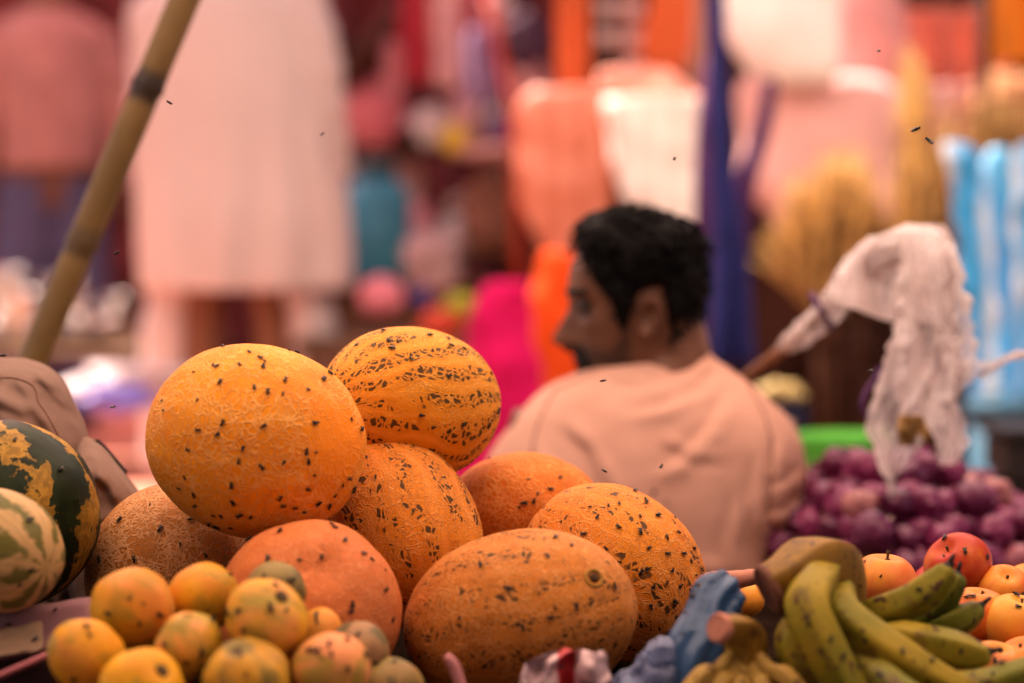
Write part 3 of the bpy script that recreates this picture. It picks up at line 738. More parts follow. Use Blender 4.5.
orc = cloth_mat('orange_strip', (.80, .20, .07), .3)
hang('orange_strip', orc, 'orange cloth strip hanging straight above the coral bag', 'cloth strip', [(-60, 556, 590), (0, 556, 590), (50, 556, 590), (92, 558, 588)], 6.4, amp=.015, freq=2)
hang('orange_strip', orc, 'slanting orange cloth strip hanging above the white bag', 'cloth strip', [(-60, 655, 700), (0, 650, 695), (50, 640, 690), (82, 650, 676)], 6.4, amp=.015, freq=2.5, seed=2)
hang('pale_strip', cloth_mat('beige_strip', (.72, .45, .36), .3), 'beige cloth strip hanging left of the blue cords', 'cloth strip', [(-60, 686, 712), (0, 684, 712), (60, 684, 710), (100, 690, 706)], 6.5, amp=.015, freq=2)
# strips of sachets
def sachets(u, v0, v1, d, c1, c2, label):
    root = empty('sachet_strip', P(u, v1, d)); tag(root, label, 'sachet strip', None)
    k = 0; v_ = v0
    ma = simple('sachet_a', c1, .3); mb_ = simple('sachet_b', c2, .3)
    while v_ < v1 - 8:
        def fn(q): return 1
        b = MB(); b.add(*loft([(v_, u - 9, u + 9, 0, .001), (v_ + 2, u - 10, u + 10, 0, .004), (v_ + 7, u - 10, u + 10, 0, .010), (v_ + 12, u - 10, u + 10, 0, .004), (v_ + 14, u - 9, u + 9, 0, .001)], d, n=16, nv=10))
        b.build('sachet', ma if k % 2 else mb_, root); v_ += 14.2; k += 1
sachets(608, -40, 62, 6.6, (.60, .45, .42), (.06, .03, .03), 'strip of dark and pale sachets hanging over the coral top, left one')
sachets(633, -40, 72, 6.6, (.70, .50, .48), (.28, .08, .06), 'strip of rose and red sachets hanging over the coral top, right one')
hang('hanging_garment', cloth_mat('rose_white_cloth', (.75, .42, .42), .3), 'rose white garment hanging right of the red pole', 'garment', [(58, 516, 536), (70, 512, 545), (100, 514, 545), (125, 520, 540)], 7.0, amp=.015, freq=2)
heap('dark_purse', simple('aubergine_cloth', (.07, .03, .06), .6), 'dark aubergine purse hanging at top between red pole and orange strip', 'purse', 527, 40, 6.9, .055, .04, .075, 13)

# blue cords
def cords(name, label, strands, d, mat, r=.006):
    b = MB()
    for s in strands:
        b.add(*tube(spline([P(u, v_, d + dd) for u, v_, dd in s], 26), r, 7))
    return tag(b.centred(name, mat), label, 'cord')
navy = simple('navy_cord', (.020, .025, .15), .6, .3); violet = simple('violet_cord', (.10, .03, .12), .6, .3)
st = []
for k in range(16):
    x = 708 + k * .85; st.append([(x, -60, rnd.uniform(-.03, .03)), (x + 3, 60, rnd.uniform(-.03, .03)), (x + 5 + 4 * math.sin(k), 150, rnd.uniform(-.03, .03)), (718 + k * 1.7 + rnd.uniform(-3, 3), 260, rnd.uniform(-.04, .04)), (712 + k * 2.9 + rnd.uniform(-4, 4), 372 + rnd.uniform(-12, 6), rnd.uniform(-.04, .04))])
cords('cord_hank', 'hank of navy blue cords hanging behind the seated man', st, 5.2, navy, .0062)
st = []
for k in range(12):
    x = 716 - k * 1.5; st.append([(715 - k * .6, 60, 0), (x, 130, rnd.uniform(-.03, .03)), (x - 2, 220, rnd.uniform(-.04, .04)), (x + rnd.uniform(-4, 4), 300, .02)])
for k in range(9):
    st.append([(775 - k * .8, 80, 0), (768 - k * 1.5, 130, .01), (752 - k * 2, 190, rnd.uniform(-.03, .03)), (745 - k * 2, 260, .02)])
cords('cord_hank', 'hank of violet cords beside the navy cords', st, 5.35, violet, .0075)

# sacks at upper right
solid('white_sack', whitesack, 'plump white woven sack at top right of centre', 'sack', [(-60, 715, 830), (-20, 712, 846), (40, 722, 848), (70, 745, 845), (84, 775, 836)], 6.2, kd=.5, wr=.03, wf=6)
solid('pink_sack', palepink, 'pale pink sack bulging above the grass brooms', 'sack', [(78, 765, 880), (90, 748, 900), (140, 742, 905), (185, 742, 895), (215, 765, 885), (232, 770, 860)], 6.35, kd=.5, wr=.04, wf=5)
solid('pink_sack', simple('rose_woven_plastic', (.84, .38, .36), .55, .2, 6), 'rose pink sack squeezed under the white one at upper right', 'sack', [(-40, 832, 900), (0, 826, 905), (60, 826, 905), (100, 835, 900), (110, 850, 890)], 6.5, kd=.6, wr=.03, wf=6)
hang('pink_sheet', cloth_mat('pale_pink_sheet', (.86, .50, .46), .3), 'pale pink sheet folded behind the upright brooms at right', 'sheet', [(84, 898, 985), (105, 892, 995), (130, 890, 1000), (205, 895, 960)], 6.5, amp=.03, freq=3)
hang('red_canopy_cloth', cloth_mat('scarlet_canopy', (.86, .34, .26), .5), 'scarlet canopy cloth hanging at the upper right', 'cloth', [(8, 880, 985), (30, 878, 1000), (60, 880, 1012), (88, 900, 1000)], 6.9, amp=.03, freq=3)
hang('orange_canopy_cloth', cloth_mat('marigold_canopy', (.95, .45, .07), .5), 'marigold orange canopy cloth at the top right corner', 'cloth', [(-40, 975, 1080), (20, 985, 1080), (62, 992, 1080)], 6.7, amp=.03, freq=3, seed=3)
MB_ = MB(); MB_.add(*tube([P(982, -60, 6.1), P(985, 90, 6.1), P(986, 500, 6.1)], .017, 12)); tag(MB_.centred('stall_post', simple('dark_wood', (.05, .022, .015), .8)), 'thin dark upright stall post near the right edge', 'post')
heap('brown_sack', simple('tan_sack', (.45, .20, .09), .9), 'tan brown sack under the marigold cloth at right', 'sack', 1015, 105, 6.4, .13, .10, .09, 9)

# grass brooms
def broom_mat(n, c):
    m = NT(n); o = m.obj(); q = m.vscale(o, (1, 1, .08))
    a = m.noise(q, 60, 3); m.set(color=m.mix(m.ss(a, .35, .65), tuple(x * .22 for x in c), c), rough=.75, spec=.15); return m.m
straw = broom_mat('straw', (.88, .52, .17)); straw2 = broom_mat('pale_straw', (.60, .34, .11))
dark_straw = broom_mat('brown_straw', (.22, .085, .03)); stems = broom_mat('broom_stems', (.10, .035, .016))
def broom(label, neck, base, tips, d, mat, n=260, seed=0, hw=11):
    rr = random.Random(seed); root = empty('grass_broom', P(base[0], base[1], d)); tag(root, label, 'broom', None)
    b = MB(); N0 = Vector(neck)
    for k in range(n):
        t = rr.random(); q = spline([tuple(x) for x in tips], 31)[int(t * 30)]
        tip = Vector(q) + Vector((rr.gauss(0, 4), rr.gauss(0, 4))); e = rr.uniform(.62, 1.0) if rr.random() < .6 else rr.uniform(.9, 1.06)
        tip = N0 + (tip - N0) * e; dz = rr.gauss(0, .05)
        j = Vector((rr.uniform(-hw, hw), rr.uniform(-8, 8))) * .7; mid = N0.lerp(tip, .5) + Vector((0, -10)) + j
        pts = spline([P(N0.x + j.x, N0.y + j.y, d) , P(mid.x, mid.y, d) + FW * dz * .6, P(tip.x, tip.y, d) + FW * dz], 7)
        b.add(*tube(pts, [.0035, .0036, .0034, .0032, .0028, .002, .0007], 4), m=1 if rr.random() < .2 else 0)
    b.build('bristles', [mat, dark_straw], root)
    b = MB()
    for k in range(46):
        a = rr.uniform(0, 6.28); q = math.sqrt(rr.random()) * hw
        b.add(*tube([P(neck[0] + q * math.cos(a), neck[1] - 14, d) + FW * q * math.sin(a) * px(d), P(neck[0] * .6 + base[0] * .4 + q * .8 * math.cos(a), (neck[1] + base[1]) / 2, d) + FW * q * math.sin(a) * px(d), P(base[0] + q * math.cos(a), base[1], d) + FW * q * math.sin(a) * px(d)], .0042, 5))
    b.build('handle', stems, root)
    p0 = P(neck[0], neck[1] + 8, d); p1 = P(neck[0] * .85 + base[0] * .15, neck[1] * .85 + base[1] * .15 + 4, d)
    MB().add(*tube([p0, p0.lerp(p1, .5), p1], hw * px(d) * 1.18, 16)).build('binding', stems, root)
broom('wide golden grass broom with drooping fan head left of the others, over the whisk', (828, 318), (830, 470), [(760, 262), (768, 222), (790, 182), (822, 158), (850, 150), (872, 170), (884, 225)], 5.9, straw, 480, 1, 15)
broom('tall grass broom with a narrow peaked head standing behind the whisk', (922, 300), (918, 470), [(890, 225), (897, 140), (907, 68), (914, 66), (928, 130), (942, 215)], 5.75, straw, 330, 2, 12)
broom('dark grass broom between the wide fan headed one and the peaked one', (868, 330), (866, 470), [(846, 262), (858, 215), (872, 195), (888, 250)], 6.1, dark_straw, 260, 3, 12)
broom('pale straw broom behind the blue packages at the right edge', (990, 260), (985, 470), [(950, 190), (965, 130), (990, 95), (1015, 98), (1040, 130)], 6.05, straw2, 360, 4, 13)
broom('slim leaning straw broom right of the peaked one', (948, 290), (940, 470), [(930, 200), (940, 130), (952, 118), (966, 190)], 5.95, straw2, 220, 5, 9)

# blue and white film packages
film = striped('cyan_film', (.84, .90, .92), (.03, .34, .72), 7, rough=.22, soft=.9)
film2 = striped('pale_cyan_film', (.88, .92, .92), (.10, .46, .78), 5, rough=.22, soft=.9)
pk = 'film packages standing at the right'
solid('film_package', film, 'cyan striped film package with pointed top, leftmost of three', 'package', [(138, 946, 958), (150, 944, 975), (190, 950, 986), (260, 960, 994), (340, 966, 998), (398, 972, 1000)], 5.0, kd=.55, wr=.012, wf=16, group=pk)
solid('film_package', film2, 'pale cyan and white film package in the middle of three', 'package', [(150, 990, 1010), (165, 983, 1020), (230, 988, 1026), (330, 994, 1030), (398, 998, 1030)], 5.1, kd=.55, wr=.012, wf=16, group=pk)
solid('film_package', film, 'cyan film package cut by the right edge of the view', 'package', [(145, 1020, 1045), (165, 1012, 1056), (260, 1014, 1060), (398, 1018, 1062)], 4.95, kd=.55, wr=.012, wf=16, seed=4, group=pk)
# blue drum and crate
dc = P(1012, 400, 4.95); bl = simple('blue_grey_plastic', (.045, .12, .18), .35, .2)
root = empty('plastic_drum', (dc.x, dc.y, 0)); tag(root, 'blue plastic drum carrying the film packages', 'drum')
rr_ = 46 * px(4.95)
MB().add(*lathe([(rr_ * .80, 0), (rr_ * .82, .01), (rr_ * .86, dc.z * .4), (rr_ * .9, dc.z * .41), (rr_ * .9, dc.z * .44), (rr_ * .87, dc.z * .45), (rr_ * .92, dc.z - .03), (.002, dc.z - .03)], 40, Matrix.Translation((dc.x, dc.y, 0)))).build('body', bl, root)
MB().add(*lathe([(rr_ * .93, dc.z - .03), (rr_ * 1.02, dc.z - .025), (rr_ * 1.02, dc.z - .005), (rr_ * .95, dc.z), (.002, dc.z)], 40, Matrix.Translation((dc.x, dc.y, 0)))).build('lid', bl, root)
cc = P(1040, 515, 4.3)
crate('dark_crate', 'dark slatted crate at the right edge before the blue drum', (cc.x, cc.y, 0), (.16, .22, P(1040, 432, 4.3).z), simple('black_plastic', (.03, .022, .02), .5), 5)
# green tub on the far side of the onions, small goods in the dark
tb = P(842, 470, 4.2)
root = empty('green_tub', tb); tag(root, 'bright green plastic tub behind the onion heap', 'tub')
MB().add(*lathe([(.062, -.10), (.066, -.09), (.074, .035), (.080, .042), (.080, .050), (.073, .052), (.070, .04), (.06, -.04), (.002, -.042)], 40, Matrix.Translation(tb) @ Matrix.Diagonal((1.05, .8, 1.25, 1)))).build('basin', simple('green_plastic', (.10, .50, .05), .35, .1), root)
tbp = crate('support_crate', 'wooden crate hidden in shade under the green tub', (tb.x, tb.y + .02, 0), (.34, .3, tb.z - .14), M['wood'])
heap('yellow_packet', simple('straw_yellow', (.45, .32, .12), .6), 'straw yellow packet in the shade right of the seated man', 'packet', 780, 393, 5.0, .045, .04, .022, 21)
heap('navy_bundle', simple('navy_cloth', (.02, .02, .05), .8), 'navy cloth bundle in the shade under the yellow packet', 'bundle', 778, 425, 5.0, .06, .05, .055, 22)
b = MB(); b.add(*box((P(790, 452, 5.0).x, 5.02, P(790, 445, 5.0).z / 2 - .005), (.34, .3, P(790, 445, 5.0).z - .01))); 
tag(b.centred('wooden_chest', M['brown'], smooth=False), 'dark wooden chest under the navy bundle', 'chest')

# ------------------------------------------------------------------ the seated man
D = 3.25
root = empty('person', (P(650, 500, D).x, P(650, 500, D).y + .02, 0)); tag(root, 'dark haired bearded man in peach shirt sitting with his back turned, looking left', 'person')
Hc = P(639, 301, D) + FW * .02
HM = head_matrix(Hc, 87, 5, 0, 1.0)
mb = MB(); head_mesh(mb, HM, 96, 72)
hc = HM.translation
nb = P(662, 385, D) + FW * .02
mb.add(*tube(spline([HM @ Vector((-.03, 0, -.03)), HM @ Vector((-.038, 0, -.085)), nb + Vector((0, 0, .0)), nb - Vector((0, 0, .08))], 14), [.052, .054, .055, .055, .056, .057, .058, .059, .06, .062, .066, .075, .08, .08], 24))
# trunk, arms, crossed legs (all under the clothes)
mb.add(*loft([(372, 610, 705, .02, .05), (400, 560, 750, .02, .075), (440, 540, 765, .02, .09), (520, 535, 760, .02, .09), (640, 540, 750, .0, .09), (740, 530, 770, .0, .10), (800, 530, 770, .0, .10)], D, n=28, nv=24))
def wp(u, v_, o): return P(u, v_, D) + FW * o
mb.add(*tube(spline([wp(545, 420, .02), wp(520, 500, .05), wp(512, 570, .14), wp(560, 560, .30), wp(600, 555, .34)], 20), [.045] * 8 + [.038] * 8 + [.03] * 4, 14))
mb.add(*tube(spline([wp(765, 425, .02), wp(775, 500, .06), wp(768, 570, .16), wp(740, 560, .32), wp(720, 555, .36)], 20), [.045] * 8 + [.038] * 8 + [.03] * 4, 14))
hand(mb, wp(600, 555, .34), RT * .6 + FW * .5 - Vector((0, 0, .5)), FW)
hand(mb, wp(720, 555, .36), RT * -.6 + FW * .5 - Vector((0, 0, .5)), -FW)
sk_ = NT('man_skin'); o_ = sk_.obj(); at_ = sk_.node("ShaderNodeAttribute", attribute_name='stubble').outputs['Fac']
c_ = sk_.mix(sk_.ss(sk_.noise(o_, 25, 4), .3, .7), (.125, .052, .028), (.18, .080, .043))
st_ = sk_.math('MULTIPLY', at_, sk_.math('ADD', .55, sk_.math('MULTIPLY', sk_.ss(sk_.noise(o_, 600, 2), .4, .6), .4)))
sk_.set(color=sk_.mix(st_, c_, (.022, .014, .012)), rough=.45, spec=.3, sss=.05, normal=sk_.bump(sk_.noise(o_, 350, 3), .12, .001))
body = mb.build('body', sk_.m, root); remesh(body, .0036, 3)
HI = HM.inverted(); vals = []
for v_ in body.data.vertices:
    q = HI @ (v_.co + root.location); a = abs(math.degrees(math.atan2(q.y, q.x)))
    jaw = sm(interp([(0, -.056), (18, -.048), (30, -.052), (50, -.060), (66, -.046), (76, -.020)], a)[0] + .010, interp([(0, -.056), (18, -.048), (30, -.052), (50, -.060), (66, -.046), (76, -.020)], a)[0] - .012, q.z) * sm(82, 70, a) * sm(-.14, -.12, q.z)
    sb_ = sm(64, 69, a) * sm(81, 76, a) * sm(-.062, -.03, q.z) * sm(.03, .01, q.z)
    lip = .0
    vals.append(min(1, max(jaw, sb_)) if abs(q.x) < .14 and q.length < .16 else 0.0)
at = body.data.attributes.new('stubble', 'FLOAT', 'POINT'); at.data.foreach_set('value', vals)
# skin variation: stubble on the jaw is hair, so a thin shell
hb = MB(); hair_shell(hb, HM, .0105, 1.0, 2600, 150, 110)
rh = random.Random(21)
for k in range(190):       # loose wavy locks over the crown and the forehead
    th = rh.uniform(-math.pi, math.pi) if k > 60 else rh.uniform(-.9, .9); z = rh.uniform(.062 if abs(th) > 1.0 else .086, .106)
    p = HF(th, z, .010); n_ = Vector((p.x, p.y, p.z * .9)).normalized()
    tg_ = Vector((rh.uniform(-.5, .5), rh.uniform(-.8, .8), rh.uniform(-.1, .5))); tg_ -= n_ * tg_.dot(n_); tg_.normalize(); sd2 = n_.cross(tg_)
    L = rh.uniform(.022, .042); bend = rh.uniform(-.5, .5); lift = rh.uniform(.10, .42)
    pts = [p + tg_ * L * (q - .3) + n_ * (L * lift * math.sin(q * 2.5)) + sd2 * (L * bend * q * q) for q in (0, .2, .4, .6, .8, 1)]
    w = rh.uniform(.0022, .0046)
    hb.add(*tube([HM @ q for q in pts], [w * .7, w, w, w * .85, w * .55, w * .1], 6))
hb.build('hair', M['hair'], root)
def patch_shell(name, cond, t0, mat, zr, nth=140, nzz=60):
    v = []
    for j in range(nzz):
        z = lerp(zr[0], zr[1], j / (nzz - 1))
        for i in range(nth):
            th = 2 * math.pi * i / nth; p = HF(th, z); k = cond(th, z, p)
            q = HF(th, z, -.004 + k * (t0 + .004 + .0025 * noise.noise(p * 160)))
            v.append(HM @ q)
    b = MB(); b.add(v, grid_faces(nth, nzz, wrapu=True)); return b.build(name, mat, root)
def beardc(th, z, p):
    a = abs(math.degrees(math.atan2(math.sin(th), math.cos(th))))
    top = interp([(0, -.086), (8, -.080), (16, -.056), (30, -.060), (44, -.082), (60, -.088), (66, -.105), (72, -.13), (92, -.13)], a)[0] + .004 * nz(th * 14, 2)
    return sm(top + .006, top - .006, z) * (1 if a < 62 else .62)
beard = simple('beard_black', (.012, .008, .007), .7, .3, bump=.6, bsc=400)
patch_shell('beard', beardc, .005, beard, (-.124, -.012))
patch_shell('moustache', lambda th, z, p: sm(.030, .024, abs(p.y)) * sm(-.050, -.056, z) * sm(-.074, -.068, z) * (1 if math.cos(th) > 0 else 0), .006, beard, (-.08, -.045))
patch_shell('eyebrow', lambda th, z, p: (sm(.010, .014, abs(p.y)) * sm(.056, .050, abs(p.y)) * math.exp(-((z - .022 + .10 * max(0, abs(p.y) - .035)) / .0055) ** 2)) if math.cos(th) > 0 else 0, .004, beard, (.002, .04))
eyew = simple('eye_white', (.06, .045, .04), .3, 0, bump=0); eyed = simple('eye_iris', (.012, .006, .004), .1, 0, bump=0)
for s in (1, -1):
    e = HM @ Vector((.0705, s * .033, .000)); b = MB(); b.add(*ball(e, (.0120,) * 3, 20, 14)); eo = b.build('eye', eyew, root)
    b = MB(); b.add(*ball(HM @ Vector((.0785, s * .034, .000)), (.0058, .0058, .0058), 14, 10)); b.build('iris', eyed, eo)
# shirt
shirt = NT('peach_shirt'); o_ = shirt.obj()
c_ = shirt.mix(shirt.ss(shirt.noise(o_, 6, 4), .3, .7), (.56, .30, .215), (.64, .36, .265))
tw = shirt.math('SINE', shirt.math('MULTIPLY', shirt.node("ShaderNodeSeparateXYZ", {0: o_}).outputs[0], 2200.0))
shirt.set(color=c_, rough=.9, spec=.06, sheen=.0, normal=shirt.bump(shirt.math('ADD', shirt.noise(o_, 500, 2), shirt.math('MULTIPLY', tw, .2)), .2, .001))
mb = MB()
rows = [(344, 646, 692, .035, .034), (351, 628, 706, .032, .046), (361, 606, 721, .028, .058), (374, 576, 738, .024, .068), (386, 548, 756, .018, .080), (398, 532, 768, .012, .092), (416, 517, 786, .006, .102), (440, 504, 799, .0, .110), (470, 496, 800, -.004, .116), (510, 500, 792, -.004, .120), (545, 512, 778, 0, .12), (600, 524, 762, 0, .12), (700, 520, 770, 0, .125), (800, 505, 785, 0, .13)]
mb.add(*loft(rows, D, n=90, nv=110, sup=2.5))
mb.add(*tube(spline([wp(566, 424, .02), wp(534, 466, .025), wp(518, 520, .05), wp(514, 556, .09)], 18), [.034, .042, .050, .055, .058, .060] + [.062] * 6 + [.064] * 6, 28))
mb.add(*tube(spline([wp(738, 424, .02), wp(764, 466, .015), wp(766, 512, .03), wp(760, 556, .07)], 18), [.034, .040, .046, .050, .053, .055] + [.056] * 6 + [.058] * 6, 28))
so = mb.build('shirt', shirt.m, root); remesh(so, .0055, 6)
FOLDS = [([(712, 358), (690, 376), (655, 388), (620, 392)], 6, .007), ([(722, 372), (700, 396), (660, 412), (615, 418)], 6, .006), ([(600, 372), (640, 380), (690, 372)], 5, .004),
         ([(735, 392), (708, 432), (676, 462), (640, 480)], 8, .005), ([(555, 410), (590, 442), (610, 480), (616, 520)], 8, .0045), ([(530, 440), (560, 475), (572, 520)], 7, .004),
         ([(778, 430), (768, 470), (772, 515), (784, 550)], 6, .007), ([(758, 445), (750, 500), (756, 560)], 7, .005), ([(740, 480), (725, 540), (735, 590)], 8, .004),
         ([(800, 470), (780, 485), (756, 492)], 5, .005), ([(800, 500), (780, 512), (752, 516)], 5, .005), ([(620, 545), (680, 560), (740, 560)], 8, .004), ([(650, 430), (690, 450), (730, 452)], 7, .003)]
for v_ in so.data.vertices:      # folds pulled from the shoulders, wrinkles across the back
    p = Vector(v_.co) + root.location
    q = p - Vector(root.location)
    u = p.x * FPX / D + 512; y = 341.5 - (p - CAM).dot(UP) * FPX / D
    a = .0
    fold = foldval(u, y, FOLDS) if v_.normal.dot(FW) < .5 else 0.0
    fold += .0045 * noise.noise(Vector((q.x * 7, q.y * 7, q.z * 9))) + .0016 * noise.noise(Vector((q.x * 26, q.y * 26, q.z * 34 + 4)))
    v_.co += v_.normal * fold
# neck band and armhole seams laid on the cloth
sb_v = [v_.co + root.location for v_ in so.data.vertices]; sbvh = BVHTree.FromPolygons(sb_v, [tuple(p.vertices) for p in so.data.polygons])
def on_shirt(pl, n=40):
    out = []
    for u, y in spline(pl, n):
        h_ = sbvh.ray_cast(CAM, (P(u, y, 1) - CAM).normalized())
        if h_[0]: out.append(h_[0])
    return out
cpl = on_shirt([(618, 360), (630, 354), (648, 349), (668, 347), (688, 348), (702, 353), (712, 360)])
if len(cpl) > 8: MB().add(*tube(cpl, .0048, 10)).build('neck_band', shirt.m, root)
thr = simple('shirt_thread', (.34, .17, .12), .9)
for pl in ([(556, 388), (540, 420), (532, 455), (531, 500)], [(748, 384), (766, 420), (772, 460), (768, 510)], [(606, 366), (580, 378), (552, 392)], [(722, 364), (738, 374), (752, 388)]):
    q_ = on_shirt(pl)
    if len(q_) > 6: MB().add(*tube(q_, .0016, 6)).build('seam', thr, root)
tro = cloth_mat('grey_trousers', (.10, .08, .08), 0)
for s in (1, -1):
    MB().add(*tube(spline([wp(650 + s * 70, 770, .02), wp(650 + s * 170, 740, .30), wp(650 - s * 30, 790, .42)], 20), [.10 - .003 * j for j in range(20)], 20)).build('trouser_leg', tro, root)

# ------------------------------------------------------------------ fly whisk: stick with plastic bag
def plastic_mat(name, c, tr=.25, tl=.35):
    m = NT(name); o = m.obj(); n = m.noise(o, 30, 4)
    m.set(color=m.mix(m.ss(n, .3, .7), tuple(x * .85 for x in c), c), rough=.24, spec=.5, normal=m.bump(m.noise(o, 45, 3, .55), .3, .006))
    t = m.node("ShaderNodeBsdfTranslucent", {'Color': tuple(c) + (1,)}); x = m.node("ShaderNodeMixShader", {0: tl, 1: m.b.outputs[0], 2: t.outputs[0]})
    tp = m.node("ShaderNodeBsdfTransparent"); fac = m.math('MULTIPLY', m.ss(m.noise(m.vscale(o, (1, 1, .35)), 22, 2), .38, .66), tr)
    y = m.node("ShaderNodeMixShader", {0: fac, 1: x.outputs[0], 2: tp.outputs[0]}); m.t.links.new(y.outputs[0], m.out.inputs[0]); return m.m
WD = 3.05
root = empty('fly_whisk', P(742, 385, WD + .15)); tag(root, 'stick wrapped in white plastic bag with torn strips hanging over the onions', 'fly whisk')
film_w = plastic_mat('white_bag_film', (.95, .88, .86), .8, .55)
MB().add(*tube([P(722, 400, 3.56), P(752, 372, 3.44), P(790, 345, 3.30), P(850, 290, 3.15), P(905, 246, WD)], [.0075, .0075, .008, .007, .006], 12)).build('stick', simple('cane', (.28, .13, .06), .6), root)
def wrap(pts, rad, seed, n=48, nv=60, lob=.10, nk=1.0):
    ps = spline(pts, nv); rs = [smoothtab([(i / (len(rad) - 1), r) for i, r in enumerate(rad)], j / (nv - 1))[0] for j in range(nv)]
    v, f = tube(ps, rs, n, cap=False)
    out = []
    for j in range(nv):
        for k in range(n):
            q = v[j * n + k]; c = Vector(ps[j]); dq = q - c
            s = 1 + lob * math.sin(7 * k / n * 6.283 + 4 * nz(j * .05, seed) + j * .03) + nk * (.22 * (1 - 2.4 * abs(noise.noise(q * 30 + Vector((seed, 0, 0))))) + .10 * (1 - 2.4 * abs(noise.noise(q * 70))))
            out.append(c + dq * s)
    return out, f
MB().add(*wrap([P(778, 352, 3.34), P(806, 331, 3.26), P(822, 317, 3.22), P(848, 286, 3.15), P(878, 258, 3.10), P(905, 243, WD)], [.006, .015, .015, .019, .022, .014], 1)).build('bag_sleeve', film_w, root)
MB().add(*tube([P(812, 294, 3.20), P(818, 305, 3.17), P(826, 318, 3.17), P(831, 328, 3.20), P(824, 322, 3.27), P(812, 300, 3.27), P(812, 294, 3.20)], .004, 8)).build('tie', violet, root)
# hump and the hanging torn sheets, each crumpled in depth
MB().add(*wrap([P(868, 262, WD + .05), P(890, 244, WD + .02), P(922, 240, WD - .0), P(944, 258, WD - .02), P(952, 300, WD - .02)], [.006, .013, .015, .014, .008], 4, 40, 60)).build('bag_top', film_w, root)
def strip(rows, d, seed, amp=.018, freq=2.5, jag=8):
    b = MB(); b.add(*drape(rows, d, nu=60, nv=120, amp=amp * .35, freq=freq, seed=seed, wr=.022, wf=14, thick=.0008, jag=jag, rg=.055)); b.build('torn_strip', film_w, root)
strip([(232, 904, 946), (262, 900, 958), (300, 896, 962), (340, 890, 968), (380, 882, 962), (405, 872, 940), (432, 866, 926), (455, 874, 908), (475, 880, 903), (494, 888, 893)], WD - .04, 1, .02, 3)
strip([(240, 925, 952), (290, 935, 966), (340, 938, 975), (380, 942, 968), (402, 944, 950)], WD - .06, 11, .015, 2)
strip([(225, 902, 944), (234, 884, 953), (248, 864, 957), (266, 850, 958), (284, 836, 955), (297, 826, 950), (306, 846, 946), (322, 892, 940)], WD + .03, 15, .01, 1.5, 2)
strip([(385, 920, 950), (410, 922, 960), (440, 928, 967), (456, 934, 960), (464, 940, 950)], WD - .03, 19, .012, 2)
# the tail blown to the right
tv = []
for j in range(14):
    for i in range(40):
        t = i / 39; u = 952 + t * 85; half = lerp(9, 2.5, t) * (1 + .9 * nz(t * 13, 2)); v0 = 362 + 12 * math.sin(t * 5) * (1 - t * .5) - 2
        tv.append(P(u, v0 + half * (j / 6.5 - 1), WD - .05) + FW * (.02 * math.sin(t * 9 + j * .7) + .02 * nz(t * 8, j * .5)))
MB().add(tv, grid_faces(40, 14)).build('torn_strip', film_w, root)
MB().add(*tube(spline([P(868, 420, WD), P(862, 405, WD - .01), P(868, 388, WD), P(876, 378, WD + .02), P(880, 368, WD + .03)], 14), .003, 8)).build('tie_end', violet, root)
MB().add(*drape([(415, 900, 922), (430, 897, 928), (446, 902, 926)], WD - .055, nu=16, nv=16, amp=.004, wr=.01, wf=30)).build('straw_scrap', simple('ochre_scrap', (.42, .24, .08), .8), root)

# bamboo pole
BD = 3.0
a0, a1 = P(28, 372, BD), P(190, -14, BD)
low = a0 + (a0 - a1) * 0.9; hi = a1 + (a1 - a0) * .9
nn_ = 160; pts = [low.lerp(hi, i / (nn_ - 1)) for i in range(nn_)]; rads = []
L_ = (hi - low).length
ax = (hi - low).normalized()
nodes_t = [((P(x, y, BD) - low).dot(ax)) for x, y in ((148, 87), (82, 243), (20, 400), (205, -60), (260, -190))]
for i in range(nn_):
    s = i / (nn_ - 1) * L_; r = 15.5 * px(BD)
    for tN in nodes_t: r += .0022 * math.exp(-((s - tN) / .006) ** 2) - .0012 * math.exp(-((s - tN + .012) / .006) ** 2)
    rads.append(r)
bm_ = NT('bamboo'); o_ = bm_.obj(); q_ = bm_.vscale(o_, (1, 1, .06))
cb = bm_.mix(bm_.ss(bm_.noise(o_, 9, 4), .3, .7), (.145, .085, .022), (.215, .13, .038))
cb = bm_.mix(bm_.math('MULTIPLY', bm_.ss(bm_.noise(q_, 160, 3), .5, .8), .5), cb, (.10, .055, .02))
for x, y, k in ((148, 87, .95), (82, 243, .55)):
    dn = bm_.node("ShaderNodeVectorMath", {0: o_, 1: tuple(P(x, y, BD))}, operation='DISTANCE').outputs['Value']
    cb = bm_.mix(bm_.math('MULTIPLY', bm_.math('SUBTRACT', 1.0, bm_.ss(dn, .021, .034)), k), cb, (.022, .012, .008))
bm_.set(color=cb, rough=.45)
b = MB(); b.add(*tube(pts, rads, 24)); tag(b.build('bamboo_pole', bm_.m), 'slanting yellow brown bamboo pole with dark nodes at left', 'pole')

